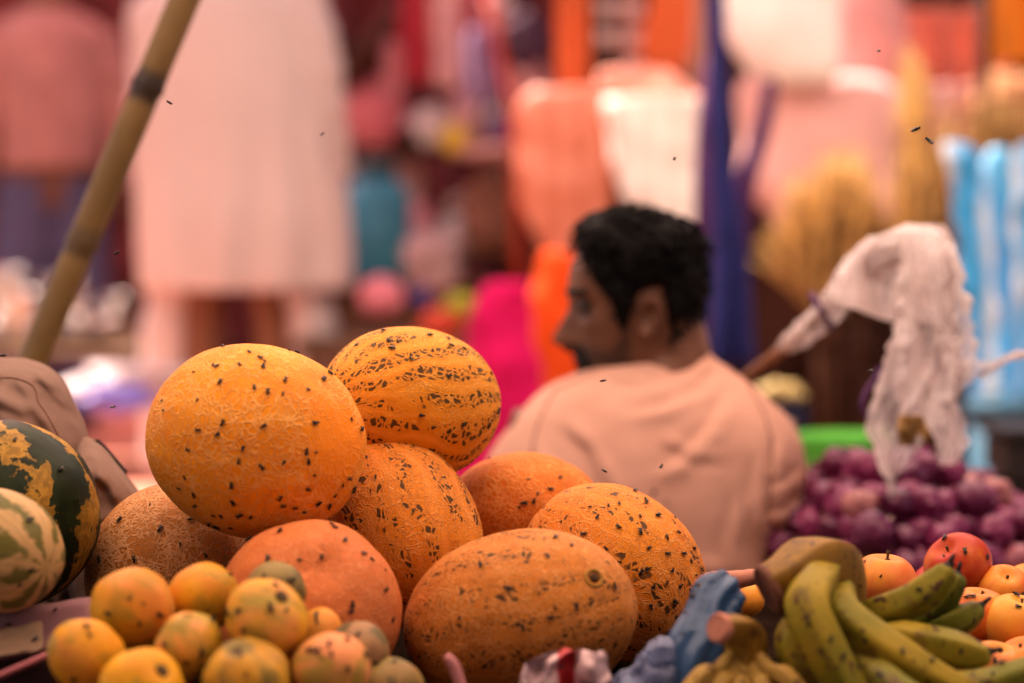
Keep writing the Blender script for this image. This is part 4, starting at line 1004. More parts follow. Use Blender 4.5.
# brown stitched cloth behind the watermelons
bc = NT('brown_cotton'); o_ = bc.obj()
bc.set(color=bc.mix(bc.ss(bc.noise(o_, 12, 4), .3, .7), (.175, .105, .076), (.235, .145, .108)), rough=.9, spec=.15, normal=bc.bump(bc.noise(o_, 420, 2), .25, .001))
CD = 2.55
root = empty('cloth_bundle', P(30, 640, CD)); tag(root, 'brown stitched cotton cloth bunched behind the dark watermelon', 'cloth')
CFOLD = [([(20, 372), (44, 392), (64, 420), (74, 445)], 6, .006), ([(-20, 400), (20, 395), (50, 408), (70, 432)], 7, .006), ([(38, 366), (66, 388), (82, 415)], 5, .005),
         ([(10, 410), (40, 425), (60, 450)], 6, .005), ([(88, 445), (100, 470), (112, 500)], 6, .006), ([(80, 470), (92, 490), (98, 520)], 6, .005), ([(104, 462), (124, 484), (136, 510)], 5, .004), ([(8, 366), (20, 384), (22, 410)], 4, .004)]
def cl(v, f):
    out = []
    for p in v:
        u = p.x * FPX / CD + 512; y = 341.5 - (p - CAM).dot(UP) * FPX / CD
        q = p + FW * (.006 * math.sin(u * .09 - y * .07 + 3 * nz(u * .015, y * .015)) + .016 * noise.noise(p * 14) + .012 * (abs(noise.noise(p * 24 + Vector((4, 0, 0)))) - .2) + .003 * noise.noise(p * 60) - (foldval(u, y, CFOLD) if p.y < CD else 0))
        out.append(q)
    return out, f
MB_c = MB(); MB_c.add(*cl(*loft([(358, -40, 20, .03, .02), (364, -70, 40, .02, .05), (376, -90, 58, 0, .075), (400, -100, 74, -.01, .09), (430, -105, 86, -.015, .10), (450, -105, 88, -.015, .10), (480, -105, 84, 0, .09), (560, -105, 84, 0, .08), (640, -100, 82, 0, .08)], CD, n=150, nv=120, sup=2.2))); CB = MB_c; CB.build('folded_body', bc.m, root)
MB().add(*cl(*loft([(437, 74, 86, 0, .012), (445, 72, 100, 0, .03), (462, 74, 116, -.01, .04), (480, 78, 132, -.015, .045), (495, 80, 144, -.015, .05), (520, 78, 158, -.01, .05), (560, 70, 168, 0, .05), (640, 70, 168, 0, .05)], CD - .02, n=110, nv=100, sup=2.2))).build('loose_fold', bc.m, root)
seam = simple('brown_thread', (.17, .08, .05), .9)
sp = []
for u, y in spline([(-10, 379), (12, 378), (30, 384), (36, 392), (38, 402), (45, 412)], 30):
    sp.append((u, y))
bvh = BVHTree.FromPolygons([Vector(q) for q in MB_c.v], MB_c.f); sq = []
for u, y in sp + [(u_, y_) for u_, y_ in spline([(45, 412), (52, 424), (60, 440)], 12)][1:]:
    h_ = bvh.ray_cast(CAM, (P(u, y, 1) - CAM).normalized())
    if h_[0]: sq.append(h_[0] - FW * .0002)
MB().add(*tube(sq, .0011, 6)).build('seam', seam, root)
MB().add(*tube([P(u, y, CD + .0) + FW * -.012 for u, y in spline([(94, 440), (106, 452), (120, 468), (127, 476)], 12)], [.001] + [.006] * 10 + [.001], 8)).build('dark_strip', simple('black_strip', (.012, .008, .007), .9), root)  # dark strip along the upper edge of the loose fold

# ------------------------------------------------------------------ front stall
ST_Z = CAMZ - .463
table('fruit_stall', 'plank market stall under the melons and small fruit', (0, 2.33, 0), (1.9, .95, ST_Z), simple('old_dark_wood', (.016, .009, .006), .95, .5, 9, spec=0.0))
onz = .24
table('onion_stand', 'low plank stand under the onion heap', (.72, 3.25, 0), (1.05, .72, onz), M['wood'])

FRUIT = []
def melon(label, u, v_, d, rx, rz, axis, mat, ribs=0.0, nr=10, ry=None, name='melon', cat='melon', seed=0., scar=None, dent=.05):
    """rx: half width across (px), rz: half length along axis (px); axis: (right, toward camera, up) direction of the stem pole"""
    c = P(u, v_, d); a, l = rx * px(d), rz * px(d)
    def fn(q):
        th = math.atan2(q.y, q.x); k = 1 + .018 * noise.noise(q * 1.7 + Vector((seed, 0, 0))) + .006 * noise.noise(q * 5 + Vector((seed, 2, 0)))
        s = math.sqrt(max(0, 1 - q.z * q.z))
        k += ribs * (abs(math.cos(th * nr / 2)) ** .7 - .6) * s ** .5
        k -= dent * math.exp(-((1 - abs(q.z)) / .035)) if ribs or dent > .05 else .02 * math.exp(-((1 - abs(q.z)) / .02))
        return k
    b = MB(); b.add(*ball((0, 0, 0), (a, ry * px(d) if ry else a, l), 120, 80, None, fn))
    o = b.build(name, mat, loc=c)
    z = Vector((axis[0], -axis[1], axis[2])).normalized()
    o.rotation_mode = 'QUATERNION'; o.rotation_quaternion = z.to_track_quat('Z', 'Y')
    tag(o, label, cat); FRUIT.append(o)
    return o
OR1, OR2 = (.80, .27, .035), (.66, .19, .03)
NET = (.86, .46, .24)
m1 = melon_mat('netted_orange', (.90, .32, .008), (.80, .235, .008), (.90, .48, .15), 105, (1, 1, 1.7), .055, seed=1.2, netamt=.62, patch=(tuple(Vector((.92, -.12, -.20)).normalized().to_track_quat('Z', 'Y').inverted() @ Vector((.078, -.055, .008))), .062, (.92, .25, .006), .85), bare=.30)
m2 = melon_mat('dark_speckled_yellow', (.86, .33, .010), (.74, .24, .008), (.84, .45, .11), 190, (1, 1, .7), .04, dark=1.9, nstripe=17, seed=2.1, bare=.45)
m3 = melon_mat('speckled_orange', (.76, .24, .010), (.62, .165, .009), (.78, .36, .10), 200, (1, 1, .8), .045, netamt=.6, dark=.72, nstripe=13, seed=3.3, bare=.2)
m4 = melon_mat('fine_net_orange', (.76, .185, .010), (.62, .13, .009), (.84, .34, .09), 150, (1, 1, 1.5), .06, seed=4.4, bare=.32)
m5 = melon_mat('speckled_orange_light', (.78, .245, .010), (.66, .17, .009), (.80, .38, .11), 200, (1, 1, .8), .045, netamt=.6, dark=.6, nstripe=14, seed=5.2, bare=.25)
m6 = melon_mat('smooth_coral', (.70, .20, .045), (.60, .145, .03), (.76, .30, .12), 170, (1, 1, 1), .05, seed=6.1, netamt=.5, bare=.3, nstripe=3)
m7 = melon_mat('brown_orange_speckled', (.62, .19, .014), (.48, .13, .010), (.74, .33, .10), 225, (1, 1, .7), .06, netamt=.75, dark=.55, nstripe=15, seed=7.7, bare=.28)
m8 = melon_mat('dense_net_tan', (.54, .20, .03), (.42, .14, .022), (.74, .40, .18), 165, (1, 1, 1), .09, seed=8.3, bare=.1)
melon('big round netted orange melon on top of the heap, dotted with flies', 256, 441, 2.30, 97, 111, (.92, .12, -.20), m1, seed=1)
melon('yellow orange melon striped with dark specks at the back of the heap', 410, 404, 2.46, 78, 98, (-.80, .62, .08), m2, seed=2)
melon('speckled orange melon in the middle, under the two top melons', 402, 532, 2.40, 78, 102, (.42, .35, -.85), m3, seed=3)
melon('plain orange finely netted melon peeking out beside the seated man', 524, 514, 2.54, 62, 80, (.9, .1, .0), m4, seed=4)
melon('light orange speckled melon at the right end of the heap', 614, 574, 2.40, 85, 99, (.72, .1, -.66), m5, seed=5)
melon('coral ribbed melon with a dented navel behind the small fruit', 309, 612, 2.20, 93, 90, (.13, .75, .62), m6, ribs=.016, nr=5, seed=6, dent=.10)
melon('brownish orange speckled melon at the front of the heap with a round scar', 519, 620, 2.22, 90, 124, (.93, .45, .26), m7, seed=7)
melon('tan densely netted melon at the left under the big round one', 176, 574, 2.42, 90, 92, (.3, .3, .9), m8, seed=8)
w1 = watermelon_mat('dark_watermelon', (.010, .016, .005), (.46, .24, .03), 7, 1.)
w2 = watermelon_mat('striped_watermelon', (.075, .085, .012), (.50, .31, .12), 8, 3., pale=True)
melon('dark green watermelon with broken yellow stripes at the left edge', 6, 515, 2.34, 93, 96, (.35, .25, -.9), w1, name='watermelon', cat='watermelon', seed=9)
melon('pale watermelon with swirling green stripes at the lower left edge', -6, 550, 2.16, 62, 78, (.80, .60, -.15), w2, name='watermelon', cat='watermelon', seed=10)
# blossom scar on the front melon, navel on the coral melon
def hit_obj(o, u, v_):
    dg = bpy.context.evaluated_depsgraph_get(); dg.update()
    mw = o.matrix_world if o.matrix_world.translation.length else o.matrix_basis
    mw = o.matrix_basis.copy(); inv = mw.inverted()
    dr = (P(u, v_, 1.0) - CAM); a = inv @ CAM; bb = (inv.to_3x3() @ dr).normalized()
    ok, loc, nrm, idx = o.ray_cast(a, bb)
    return (mw @ loc, (mw.to_3x3() @ nrm).normalized()) if ok else None
fm = FRUIT[6]
hit = hit_obj(fm, 594, 578)
if hit:
    Q = hit[1].to_track_quat('Z', 'Y').to_matrix().to_4x4(); inv = fm.matrix_basis.inverted()
    T = inv @ Matrix.Translation(hit[0]) @ Q
    def part(name, prof, mat):
        b = MB(); b.add(*lathe(prof, 22)); o = b.build(name, mat, loc=(0, 0, 0)); o.parent = fm; o.matrix_local = T; return o
    part('blossom_scar', [(.0095, -.002), (.0090, .0006), (.0078, .0016), (.0066, .0008), (.006, -.001)], simple('scar_ochre', (.44, .22, .03), .6))
    part('scar_core', [(.0045, -.001), (.004, .0012), (.002, .002), (.0005, .002)], simple('scar_dark', (.07, .03, .01), .7))

# small round fruit in front
def rough_ball(r, seed, flat=.93):
    def fn(q): return 1 + .06 * noise.noise(q * 1.4 + Vector((seed, 0, 0))) + .012 * noise.noise(q * 4 + Vector((0, seed, 0))) - .10 * math.exp(-((1 - q.z) / .03))
    b = MB(); b.add(*ball((0, 0, 0), (r, r, r * flat), 48, 32, None, fn)); return b
yo = fruit_mat('golden_fruit_skin', (.78, .38, .014), (.68, .27, .010), (.70, .25, .05), .8, 24, green=(.34, .22, .02))
yo2 = fruit_mat('blushed_fruit_skin', (.72, .40, .03), (.64, .29, .016), (.76, .25, .10), .8, 24, green=(.32, .24, .03))
yg = fruit_mat('green_streaked_fruit_skin', (.60, .32, .03), (.54, .24, .02), None, .8, 30, green=(.16, .12, .025))
gg = fruit_mat('dull_green_fruit_skin', (.30, .21, .06), (.24, .15, .04), (.40, .20, .09), .8, 34, green=(.10, .085, .03))
stem_m = simple('fruit_stem', (.10, .06, .025), .8)
SM = [(133, 608, 42, 2.12, yo, 'golden round fruit at the upper left of the small fruit pile'),
      (203, 598, 37, 2.16, yo, 'golden round fruit below the big melon, top of the small fruit pile'),
      (87, 657, 41, 2.06, yo, 'golden fruit leftmost at the pink carton'),
      (143, 690, 44, 2.02, yo, 'golden fruit cut by the bottom edge, second from left'),
      (188, 647, 37, 2.08, yo2, 'small blushed fruit in the middle of the pile'),
      (266, 618, 42, 2.08, yo2, 'pale green fruit with pink blush on top of the pile'),
      (276, 590, 31, 2.14, gg, 'dull green fruit peeking over the blushed one'),
      (246, 682, 45, 2.04, yg, 'yellow fruit with green streaks at the bottom edge'),
      (318, 634, 27, 2.15, yo, 'golden fruit half hidden before the coral melon'),
      (331, 670, 40, 2.06, yo2, 'orange blushed fruit at the right end of the small pile'),
      (358, 652, 31, 2.13, gg, 'grey green streaked fruit right of the orange blushed one'),
      (393, 688, 34, 2.12, gg, 'dull green fruit low at the foot of the front melon'),
      (200, 712, 40, 2.00, yo, None), (300, 724, 40, 1.99, yo, None), (100, 730, 40, 1.99, yo, None)]
for k, (u, v_, r, d, mt, lb) in enumerate(SM):
    if lb is None: continue
    d -= .06; o = rough_ball(r * px(d), k * 3.1, rnd.uniform(.84, 1.0)).build('small_fruit', mt, loc=P(u, v_, d)); o.rotation_euler = (rnd.uniform(-1.2, .2), rnd.uniform(-.9, .9), rnd.uniform(0, 6))
    tag(o, lb, 'fruit', 'small golden fruit at the front'); FRUIT.append(o)
    rq = r * px(d); b = MB(); b.add(*lathe([(rq * .16, rq * .80), (rq * .15, rq * .865), (rq * .09, rq * .875), (.0004, rq * .85)], 14)); c_ = b.build('stem_scar', stem_m, loc=(0, 0, 0)); c_.parent = o
# carton with pink flap, holding the small fruit
pc = simple('pink_card', (.30, .145, .15), .7, .25, 14); dcard = simple('dark_card', (.03, .012, .012), .9)
root = empty('carton', P(20, 760, 2.1)); tag(root, 'open pink cardboard carton with a bent flap at the lower left', 'carton')
def slab(name, quad, t, mat, n=14, curl=.0):
    A, B, C_, D_ = [Vector(q) for q in quad]; v = []
    for j in range(n):
        for i in range(n):
            s, w_ = i / (n - 1), j / (n - 1)
            p = A.lerp(B, s).lerp(D_.lerp(C_, s), w_); nrm = (B - A).cross(D_ - A).normalized()
            v.append(p + nrm * (curl * math.sin(math.pi * w_) + .002 * nz(s * 5, w_ * 5)))
    nrm = (B - A).cross(D_ - A).normalized(); m_ = len(v); v2 = [p - nrm * t for p in v]; f = grid_faces(n, n)
    loop = list(range(n)) + [j * n + n - 1 for j in range(1, n)] + [(n - 1) * n + i for i in range(n - 2, -1, -1)] + [j * n for j in range(n - 2, 0, -1)]
    f2 = [tuple(i + m_ for i in q[::-1]) for q in f] + [(a, b_, b_ + m_, a + m_) for a, b_ in zip(loop, loop[1:] + loop[:1])]
    b = MB(); b.add(v + v2, f + f2); b.build(name, mat, root)
slab('flap', (P(-40, 618, 2.18), P(92, 600, 2.18), P(90, 640, 2.10), P(-40, 668, 2.08)), .003, pc, curl=.028)
slab('side', (P(-40, 662, 2.085), P(62, 655, 2.10), P(60, 780, 2.10), P(-40, 790, 2.085)), .003, dcard)
MB().add(*tube([P(-40, 690, 2.06), P(0, 676, 2.065), P(60, 650, 2.075)], .0035, 8)).build('rim', simple('pink_rim', (.45, .13, .14), .6), root)
tg = empty('paper_label', P(10, 640, 2.09)); tag(tg, 'small yellowed paper label on the pink carton flap', 'label')
COL.objects.unlink(tg); bpy.data.objects.remove(tg)
slab('paper_label', (P(-30, 636, 2.128), P(42, 622, 2.128), P(40, 650, 2.082), P(-30, 662, 2.075)), .001, simple('old_paper', (.26, .16, .09), .8), curl=.008)

# crumpled printed paper, pink twist, blue plastic bag
pp = NT('printed_paper'); o_ = pp.obj(); sx = pp.node("ShaderNodeSeparateXYZ", {0: o_})
s1 = pp.ss(pp.math('SINE', pp.math('ADD', pp.math('MULTIPLY', sx.outputs[0], 75.0), pp.math('MULTIPLY', pp.noise(o_, 14, 2), 3.0))), .80, .90)
s2 = pp.ss(pp.noise(o_, 55, 4), .56, .60)
cpp = pp.mix(s1, (.66, .44, .42), (.48, .018, .022)); cpp = pp.mix(pp.math('MULTIPLY', s2, .8), cpp, (.10, .04, .05))
pp.set(color=cpp, rough=.5, normal=pp.bump(pp.noise(o_, 60, 4), .4, .004))
b = MB(); b.add(*drape([(651, 560, 603), (656, 538, 606), (664, 526, 608), (690, 516, 612), (740, 510, 620)], 2.04, nu=50, nv=50, amp=.008, freq=2.2, wr=.022, wf=34, thick=.0006, seed=3, jag=4))
tag(b.centred('printed_paper', pp.m), 'crumpled white paper with red print before the front melon', 'paper')
b = MB(); b.add(*tube(spline([P(446, 655, 2.03), P(454, 666, 2.03), P(460, 684, 2.03), P(474, 720, 2.03)], 14), [.0025, .004, .0045, .0045, .005, .005, .005, .005, .005, .005, .005, .005, .005, .005], 10)); tag(b.centred('paper_twist', simple('pink_twist', (.62, .24, .22), .6)), 'thin pink twist of paper before the front melon', 'paper twist')
blue = plastic_mat('blue_bag_film', (.045, .12, .25), .2, .35); 
root = empty('plastic_bag', P(660, 700, 2.06)); tag(root, 'crumpled translucent blue plastic bag between melons and bananas', 'plastic bag')
MB().add(*wrap([P(732, 583, 2.12), P(722, 592, 2.11), P(708, 622, 2.09), P(692, 660, 2.07), P(684, 700, 2.06)], [.006, .020, .021, .023, .024], 5, lob=.13, nk=.25)).build('twisted_neck', blue, root)
bluep = plastic_mat('pale_blue_bag_film', (.22, .26, .42), .4, .4)
def fnb(q): return 1.05 + .35 * noise.noise(q * 2.0) + .30 * (.3 - abs(noise.noise(q * 3.4 + Vector((3, 0, 0)))))
MB().add(*ball(P(650, 700, 2.06), (.030, .026, .034), 60, 40, None, fnb)).build('bag_body', bluep, root)
MB().add(*wrap([P(664, 640, 2.07), P(662, 652, 2.06), P(656, 672, 2.06)], [.004, .012, .018], 9)).build('bag_corner', bluep, root)

# apples
def apple_mesh(seed):
    pr = []
    def fn(q):
        z = q.z; k = 1.0
        th = math.atan2(q.y, q.x)
        r = Vector((q.x, q.y, q.z * .90))
        top = .24 * math.exp(-((1 - z) / .05)); bot = .12 * math.exp(-((1 + z) / .06))
        s = 1 + .02 * noise.noise(q * 1.5 + Vector((seed, 0, 0))) + .004 * math.cos(5 * th) * (1 - z) * .4 - .05 * max(0, -z) * (1 - abs(q.z))
        r *= s; r.z -= top; r.z += bot
        return r
    b = MB(); b.add(*ball((0, 0, 0), (1, 1, 1), 48, 40, None, fn)); return b
aY = fruit_mat('yellow_apple_skin', (.76, .34, .035), (.76, .28, .025), (.70, .14, .04), .35, 22, streak=True, rough=.33)
aR = fruit_mat('red_apple_skin', (.44, .035, .010), (.72, .24, .03), (.38, .014, .008), .3, 22, streak=True, rough=.30)
aO = fruit_mat('orange_apple_skin', (.72, .16, .022), (.74, .28, .03), (.60, .06, .02), .35, 22, streak=True, rough=.33)
AP = [(884, 583, 34, 2.34, aY, (.1, .1, 1), 'yellow orange apple with stem up, beside the banana stalk'),
      (958, 566, 35, 2.42, aR, (-.55, .45, .75), 'large red apple on top of the apple pile'),
      (942, 592, 33, 2.46, aR, (.2, -.2, 1), 'red apple half hidden under the big red one'),
      (1004, 592, 29, 2.40, aO, (.05, .55, .85), 'orange red apple with its hollow showing, right of the red apple'),
      (978, 616, 33, 2.30, aO, (.1, .1, 1), 'orange apple with flies behind the lower banana tips'),
      (1016, 624, 34, 2.28, aY, (.2, .2, 1), 'yellow apple at the right edge with flies on top'),
      (935, 612, 30, 2.36, aO, (-.3, .2, 1), 'apple behind the upper banana tip'),
      (856, 592, 21, 2.50, aO, (0, 0, 1), 'small orange apple left of the yellow orange one'),
      (994, 672, 34, 2.18, aY, (.2, .3, 1), 'blushed pale apple low behind the bananas'),
      (1024, 664, 30, 2.22, aY, (-.3, .3, 1), 'pale apple at the lower right edge'),
      (1030, 588, 27, 2.48, aY, (0, .3, 1), 'yellow apple behind, cut by the right edge'),
      (852, 618, 26, 2.44, aY, (0, 0, 1), 'pale apple low beside the banana stalk'),
      (905, 625, 32, 2.38, aY, (0, .2, 1), 'yellow apple in a gap under the top banana'),
      (1042, 690, 32, 2.14, aO, (0, .2, 1), None), (700, 640, 28, 2.36, aY, (0, 0, 1), 'pale apple peeking between blue bag and bananas'), (745, 600, 20, 2.4, aY, (0, 0, 1), 'small pale apple behind the banana cut end')]
for k, (u, v_, r, d, mt, ax_, lb) in enumerate(AP):
    if lb is None: continue
    b = apple_mesh(k * 2.3); b.v = [tuple(Vector(q) * r * px(d)) for q in b.v]
    o = b.build('apple', mt, loc=P(u, v_, d)); z = Vector((ax_[0], -ax_[1], ax_[2])).normalized(); o.rotation_mode = 'QUATERNION'; o.rotation_quaternion = z.to_track_quat('Z', 'Y') @ Quaternion((0, 0, 1), k * 1.3)
    tag(o, lb, 'apple', 'apples at the right of the stall'); FRUIT.append(o)
    rr_ = r * px(d)
    st_ = MB().add(*tube(spline([(0, 0, rr_ * .55), (.0005, 0, rr_ * .68), (.002, .001, rr_ * (.98 if k == 0 else .78))], 8), [.0014, .0013, .0012, .0012, .0012, .0013, .0016, .0018], 8)); so_ = st_.build('stem', stem_m, loc=(0, 0, 0)); so_.parent = o

# bananas
def banana_mat(name, c1, c2, tip=(.025, .016, .01)):
    m = NT(name); o = m.obj(); n = m.noise(o, 18, 4)
    col = m.mix(m.ss(n, .35, .65), c1, c2)
    col = m.mix(m.math('MULTIPLY', m.ss(m.noise(o, 75, 3), .60, .66), .9), col, (.055, .020, .012))
    col = m.mix(m.math('MULTIPLY', m.ss(m.noise(o, 30, 5, .65), .52, .66), .65), col, (.10, .05, .018))
    at = m.node("ShaderNodeAttribute", attribute_name='tip').outputs['Fac']
    col = m.mix(m.ss(at, .4, .9), col, tip)
    m.set(color=col, rough=.55, spec=.15, normal=m.bump(m.noise(o, 90, 3), .12, .001)); return m.m
bn1 = banana_mat('banana_yellow_green', (.185, .160, .010), (.33, .225, .014)); bn2 = banana_mat('banana_green', (.10, .115, .010), (.19, .165, .014)); bn3 = banana_mat('banana_dark_yellow', (.20, .10, .012), (.30, .155, .018))
def poly(a, n, k, ph=0.0):
    h = math.pi / n; q = (a + ph) % (2 * h) - h
    return lerp(1.0, math.cos(h) / math.cos(q) * 1.12, k)
def banana(pts, w, mat, root, d=2.08, blunt=False, label=None):
    ps = spline([P(u, v_, dd) for u, v_, dd in pts], 26); n = 30; rad = []
    for j in range(26):
        t = j / 25
        k = (sm(-.02, .25, t) * .50 + .50) * (1 - .35 * sm(.55, .92, t) - .48 * sm(.86, 1.0, t))
        rad.append(w * .9 * px(d) * k)
    v, f = tube(ps, rad, n, True, lambda a: poly(a, 5, .8, pts[0][0]))
    # tip nub
    e = Vector(ps[-1]); dr = (e - Vector(ps[-2])).normalized()
    v2, f2 = tube([e - dr * .003, e + dr * .004, e + dr * .008], [rad[-1] * 1.0, rad[-1] * .85, rad[-1] * .6], n, True)
    b = MB(); b.add(v, f); b.add(v2, f2); o = b.build('banana', mat, root)
    at = o.data.attributes.new('tip', 'FLOAT', 'POINT')
    vals = [1.0 if j >= 24 else (.45 if j == 23 else 0) for j in range(26) for _ in range(n)] + [1.0] * len(v2)
    at.data.foreach_set('value', vals)
    if label: o['label'] = label
    FRUIT.append(o); return o
root = empty('banana_bunch', P(850, 700, 2.1)); tag(root, 'bunch of spotted green yellow bananas lying before the apples', 'bananas')
BR = root
banana([(838, 560, 2.14), (812, 590, 2.06), (812, 620, 2.03), (850, 690, 2.02), (905, 760, 2.03)], 24, bn1, root)
banana([(845, 580, 2.14), (842, 612, 2.08), (880, 645, 2.05), (935, 678, 2.04), (1000, 705, 2.04)], 23, bn1, root)
banana([(800, 615, 2.10), (792, 640, 2.07), (805, 680, 2.06), (835, 730, 2.06)], 19, bn1, root)
banana([(850, 618, 2.16), (880, 612, 2.13), (915, 598, 2.12), (940, 578, 2.12), (950, 562, 2.12)], 20, bn1, root)
banana([(880, 622, 2.20), (910, 618, 2.18), (935, 604, 2.17), (952, 585, 2.16), (958, 570, 2.16)], 19, bn2, root)
banana([(910, 640, 2.19), (940, 628, 2.17), (965, 618, 2.16), (984, 603, 2.16)], 19, bn2, root)
banana([(870, 630, 2.14), (905, 640, 2.10), (945, 648, 2.09), (975, 655, 2.09), (993, 651, 2.09)], 21, bn1, root)
banana([(930, 690, 2.08), (960, 690, 2.06), (1000, 684, 2.05), (1040, 668, 2.05), (1060, 650, 2.05)], 20, bn2, root)
banana([(860, 660, 2.05), (890, 690, 2.02), (940, 720, 2.0), (1000, 735, 2.0)], 22, bn2, root)
# thick cut stalk
def stalk(pts, rad, root, cutmat, skin, n=26):
    ps = spline([P(*q) for q in pts], 22); rs = [smoothtab([(i / (len(rad) - 1), r * px(2.1)) for i, r in enumerate(rad)], j / 21)[0] for j in range(22)]
    v, f = tube(ps, rs, n, True, lambda a: poly(a, 4, .75, .6))
    o = MB().add(v, f).build('stalk', skin, root)
    dr = (Vector(ps[0]) - Vector(ps[1])).normalized(); Q = dr.to_track_quat('Z', 'Y').to_matrix().to_4x4()
    b = MB(); r0 = rs[0]
    b.add(*lathe([(r0 * 1.04, -.004), (r0 * 1.05, .001), (r0 * .9, .0035), (r0 * .75, .002), (r0 * .5, .003), (r0 * .25, .002), (.0005, .003)], 26, Matrix.Translation(ps[0]) @ Q)); b.build('cut_end', cutmat, o)
    FRUIT.append(o)
cut1 = simple('brown_cut', (.19, .075, .045), .8, .4, 60); cut2 = simple('pink_cut', (.60, .24, .15), .7, .2, 60)
stalk([(769, 590, 2.085), (788, 580, 2.09), (810, 566, 2.11), (830, 568, 2.13), (842, 590, 2.15), (846, 615, 2.16)], [26, 28, 33, 32, 25, 19], root, cut1, bn3)
bn4 = banana_mat('banana_pale_yellow', (.32, .19, .035), (.42, .25, .05)); root = empty('banana_bunch', P(735, 720, 2.05)); tag(root, 'small banana bunch with pink cut stalk beside the blue bag', 'bananas')
stalk([(719, 628, 2.02), (730, 630, 2.03), (742, 632, 2.05), (746, 648, 2.06), (742, 668, 2.06)], [14, 15, 18, 20, 18], root, cut2, bn3)
for k, (a, b_) in enumerate((((736, 655), (680, 712)), ((740, 658), (708, 725)), ((744, 660), (738, 730)), ((748, 660), (770, 725)), ((752, 655), (808, 712)))):
    mid = ((a[0] + b_[0]) / 2 + (a[0] - b_[0]) * -.12, (a[1] + b_[1]) / 2 - 6)
    banana([(a[0], a[1] - 8, 2.06), (a[0] * .7 + b_[0] * .3, a[1] * .7 + b_[1] * .3, 2.04), (mid[0], mid[1], 2.02), (b_[0], b_[1], 2.01), (b_[0], b_[1] + 60, 2.0)], 11, bn4, root)
b = MB(); b.add(*tube(spline([P(700, 582, 2.3), P(735, 580, 2.28), P(762, 575, 2.26)], 10), [.004, .009, .010, .010, .009, .009, .008, .008, .007, .004], 10))
tag(b.centred('palm_strip', simple('peach_cloth_strip', (.62, .26, .17), .8)), 'peach coloured cloth strip lying behind the banana cut end', 'cloth strip')

# onions
def onion_mat():
    m = NT('red_onion_skin'); o = m.obj(); r = m.rand(); sx = m.node("ShaderNodeSeparateXYZ", {0: o}); an = m.math('ARCTAN2', sx.outputs[1], sx.outputs[0])
    cv = m.node("ShaderNodeCombineXYZ", {0: m.math('MULTIPLY', an, 9.0), 1: m.math('MULTIPLY', sx.outputs[2], 30.0), 2: m.math('MULTIPLY', r, 40.0)}).outputs[0]
    a = m.noise(cv, 1.2, 3)
    c = m.mix(m.ss(r, .2, .8), (.10, .007, .046), (.20, .018, .085)); c = m.mix(m.math('MULTIPLY', m.ss(a, .5, .8), .8), c, (.36, .13, .17))
    c = m.mix(m.math('MULTIPLY', m.ss(r, .93, .95), .6), c, (.46, .20, .15))
    m.set(color=c, rough=.27, spec=.35, normal=m.bump(a, .2, .002)); return m.m
om = onion_mat(); omesh = []
for k in range(4):
    f_ = .86 + .05 * k
    prof = [(.002, -.5), (.12, -.49), (.32, -.42), (.46, -.26), (.5, -.05), (.48, .14), (.38, .30), (.22, .40), (.11, .47), (.07, .56), (.075, .66), (.05, .70)]
    v, f = lathe([(r, z * f_) for r, z in prof], 26)
    v = [q * (1 + .16 * noise.noise(q * 2.2 + Vector((k * 3, 0, 0))) + .03 * math.cos(6 * math.atan2(q.y, q.x) + k)) for q in v]
    b = MB(); b.add(v, f); o = b.build('onion', om, loc=(0, 0, 0)); omesh.append(o.data); COL.objects.unlink(o); bpy.data.objects.remove(o)
oc = P(866, 500, 3.25)
ro = random.Random(5); spots = []
def mound(x, y):
    dx = x - oc.x; dy = y - 3.22
    dx = dx / (.20 if dx < 0 else .46); dy = dy / .42
    return onz + .01 + .262 * max(0, 1 - math.sqrt(dx * dx + dy * dy) ** 1.55)
for L in range(9):
    z = onz + .027 + L * .033
    for j in range(-10, 11):
        for i in range(-10, 17):
            x = oc.x + (i + .5 * (j % 2) + .33 * (L % 2)) * .044 + ro.uniform(-.007, .007); y = 3.22 + (j + .33 * (L % 2)) * .042 + ro.uniform(-.007, .007)
            h = mound(x, y)
            if z + .015 > h and L > 0: continue
            if L == 0 and (x < oc.x - .20 or x > oc.x + .46 or abs(y - 3.22) > .34): continue
            if h - z > .10: continue
            spots.append((x, y, z + ro.uniform(-.006, .006)))
onions = []
for x, y, z in spots:
    o = bpy.data.objects.new('onion', ro.choice(omesh)); COL.objects.link(o)
    s = ro.uniform(.038, .056); o.location = (x, y, z); o.scale = (s, s, s * ro.uniform(.85, 1.0)); o.rotation_euler = (ro.uniform(-1.6, 1.6), ro.uniform(-1.6, 1.6), ro.uniform(0, 6))
    onions.append(o)

# ------------------------------------------------------------------ what is hidden: drop repeats that the view shows nothing of
bpy.context.view_layer.update(); dg = bpy.context.evaluated_depsgraph_get(); dg.update()
def visible(o, n=40):
    rr = random.Random(1); r = max(o.dimensions) * .47; c = o.matrix_world.translation
    for _ in range(n):
        p = c + RT * rr.uniform(-r, r) + UP * rr.uniform(-r, r)
        q = p - CAM; d = q.dot(FW); u = 512 + q.dot(RT) / d * FPX; v_ = 341.5 - q.dot(UP) / d * FPX
        if not (-14 < u < 1038 and -14 < v_ < 697): continue
        ok, loc, nrm, idx, ob, mt = S.ray_cast(dg, CAM, q.normalized())
        if ok and ob.name == o.name: return True
    return False
drop = [o for o in onions if not visible(o)]
for o in drop: onions.remove(o); bpy.data.objects.remove(o)
for o in onions: tag(o, 'purple red onion in the heap behind the apples', 'onion', 'red onions heaped behind the apples')
print('onions', len(onions), 'dropped', len(drop))
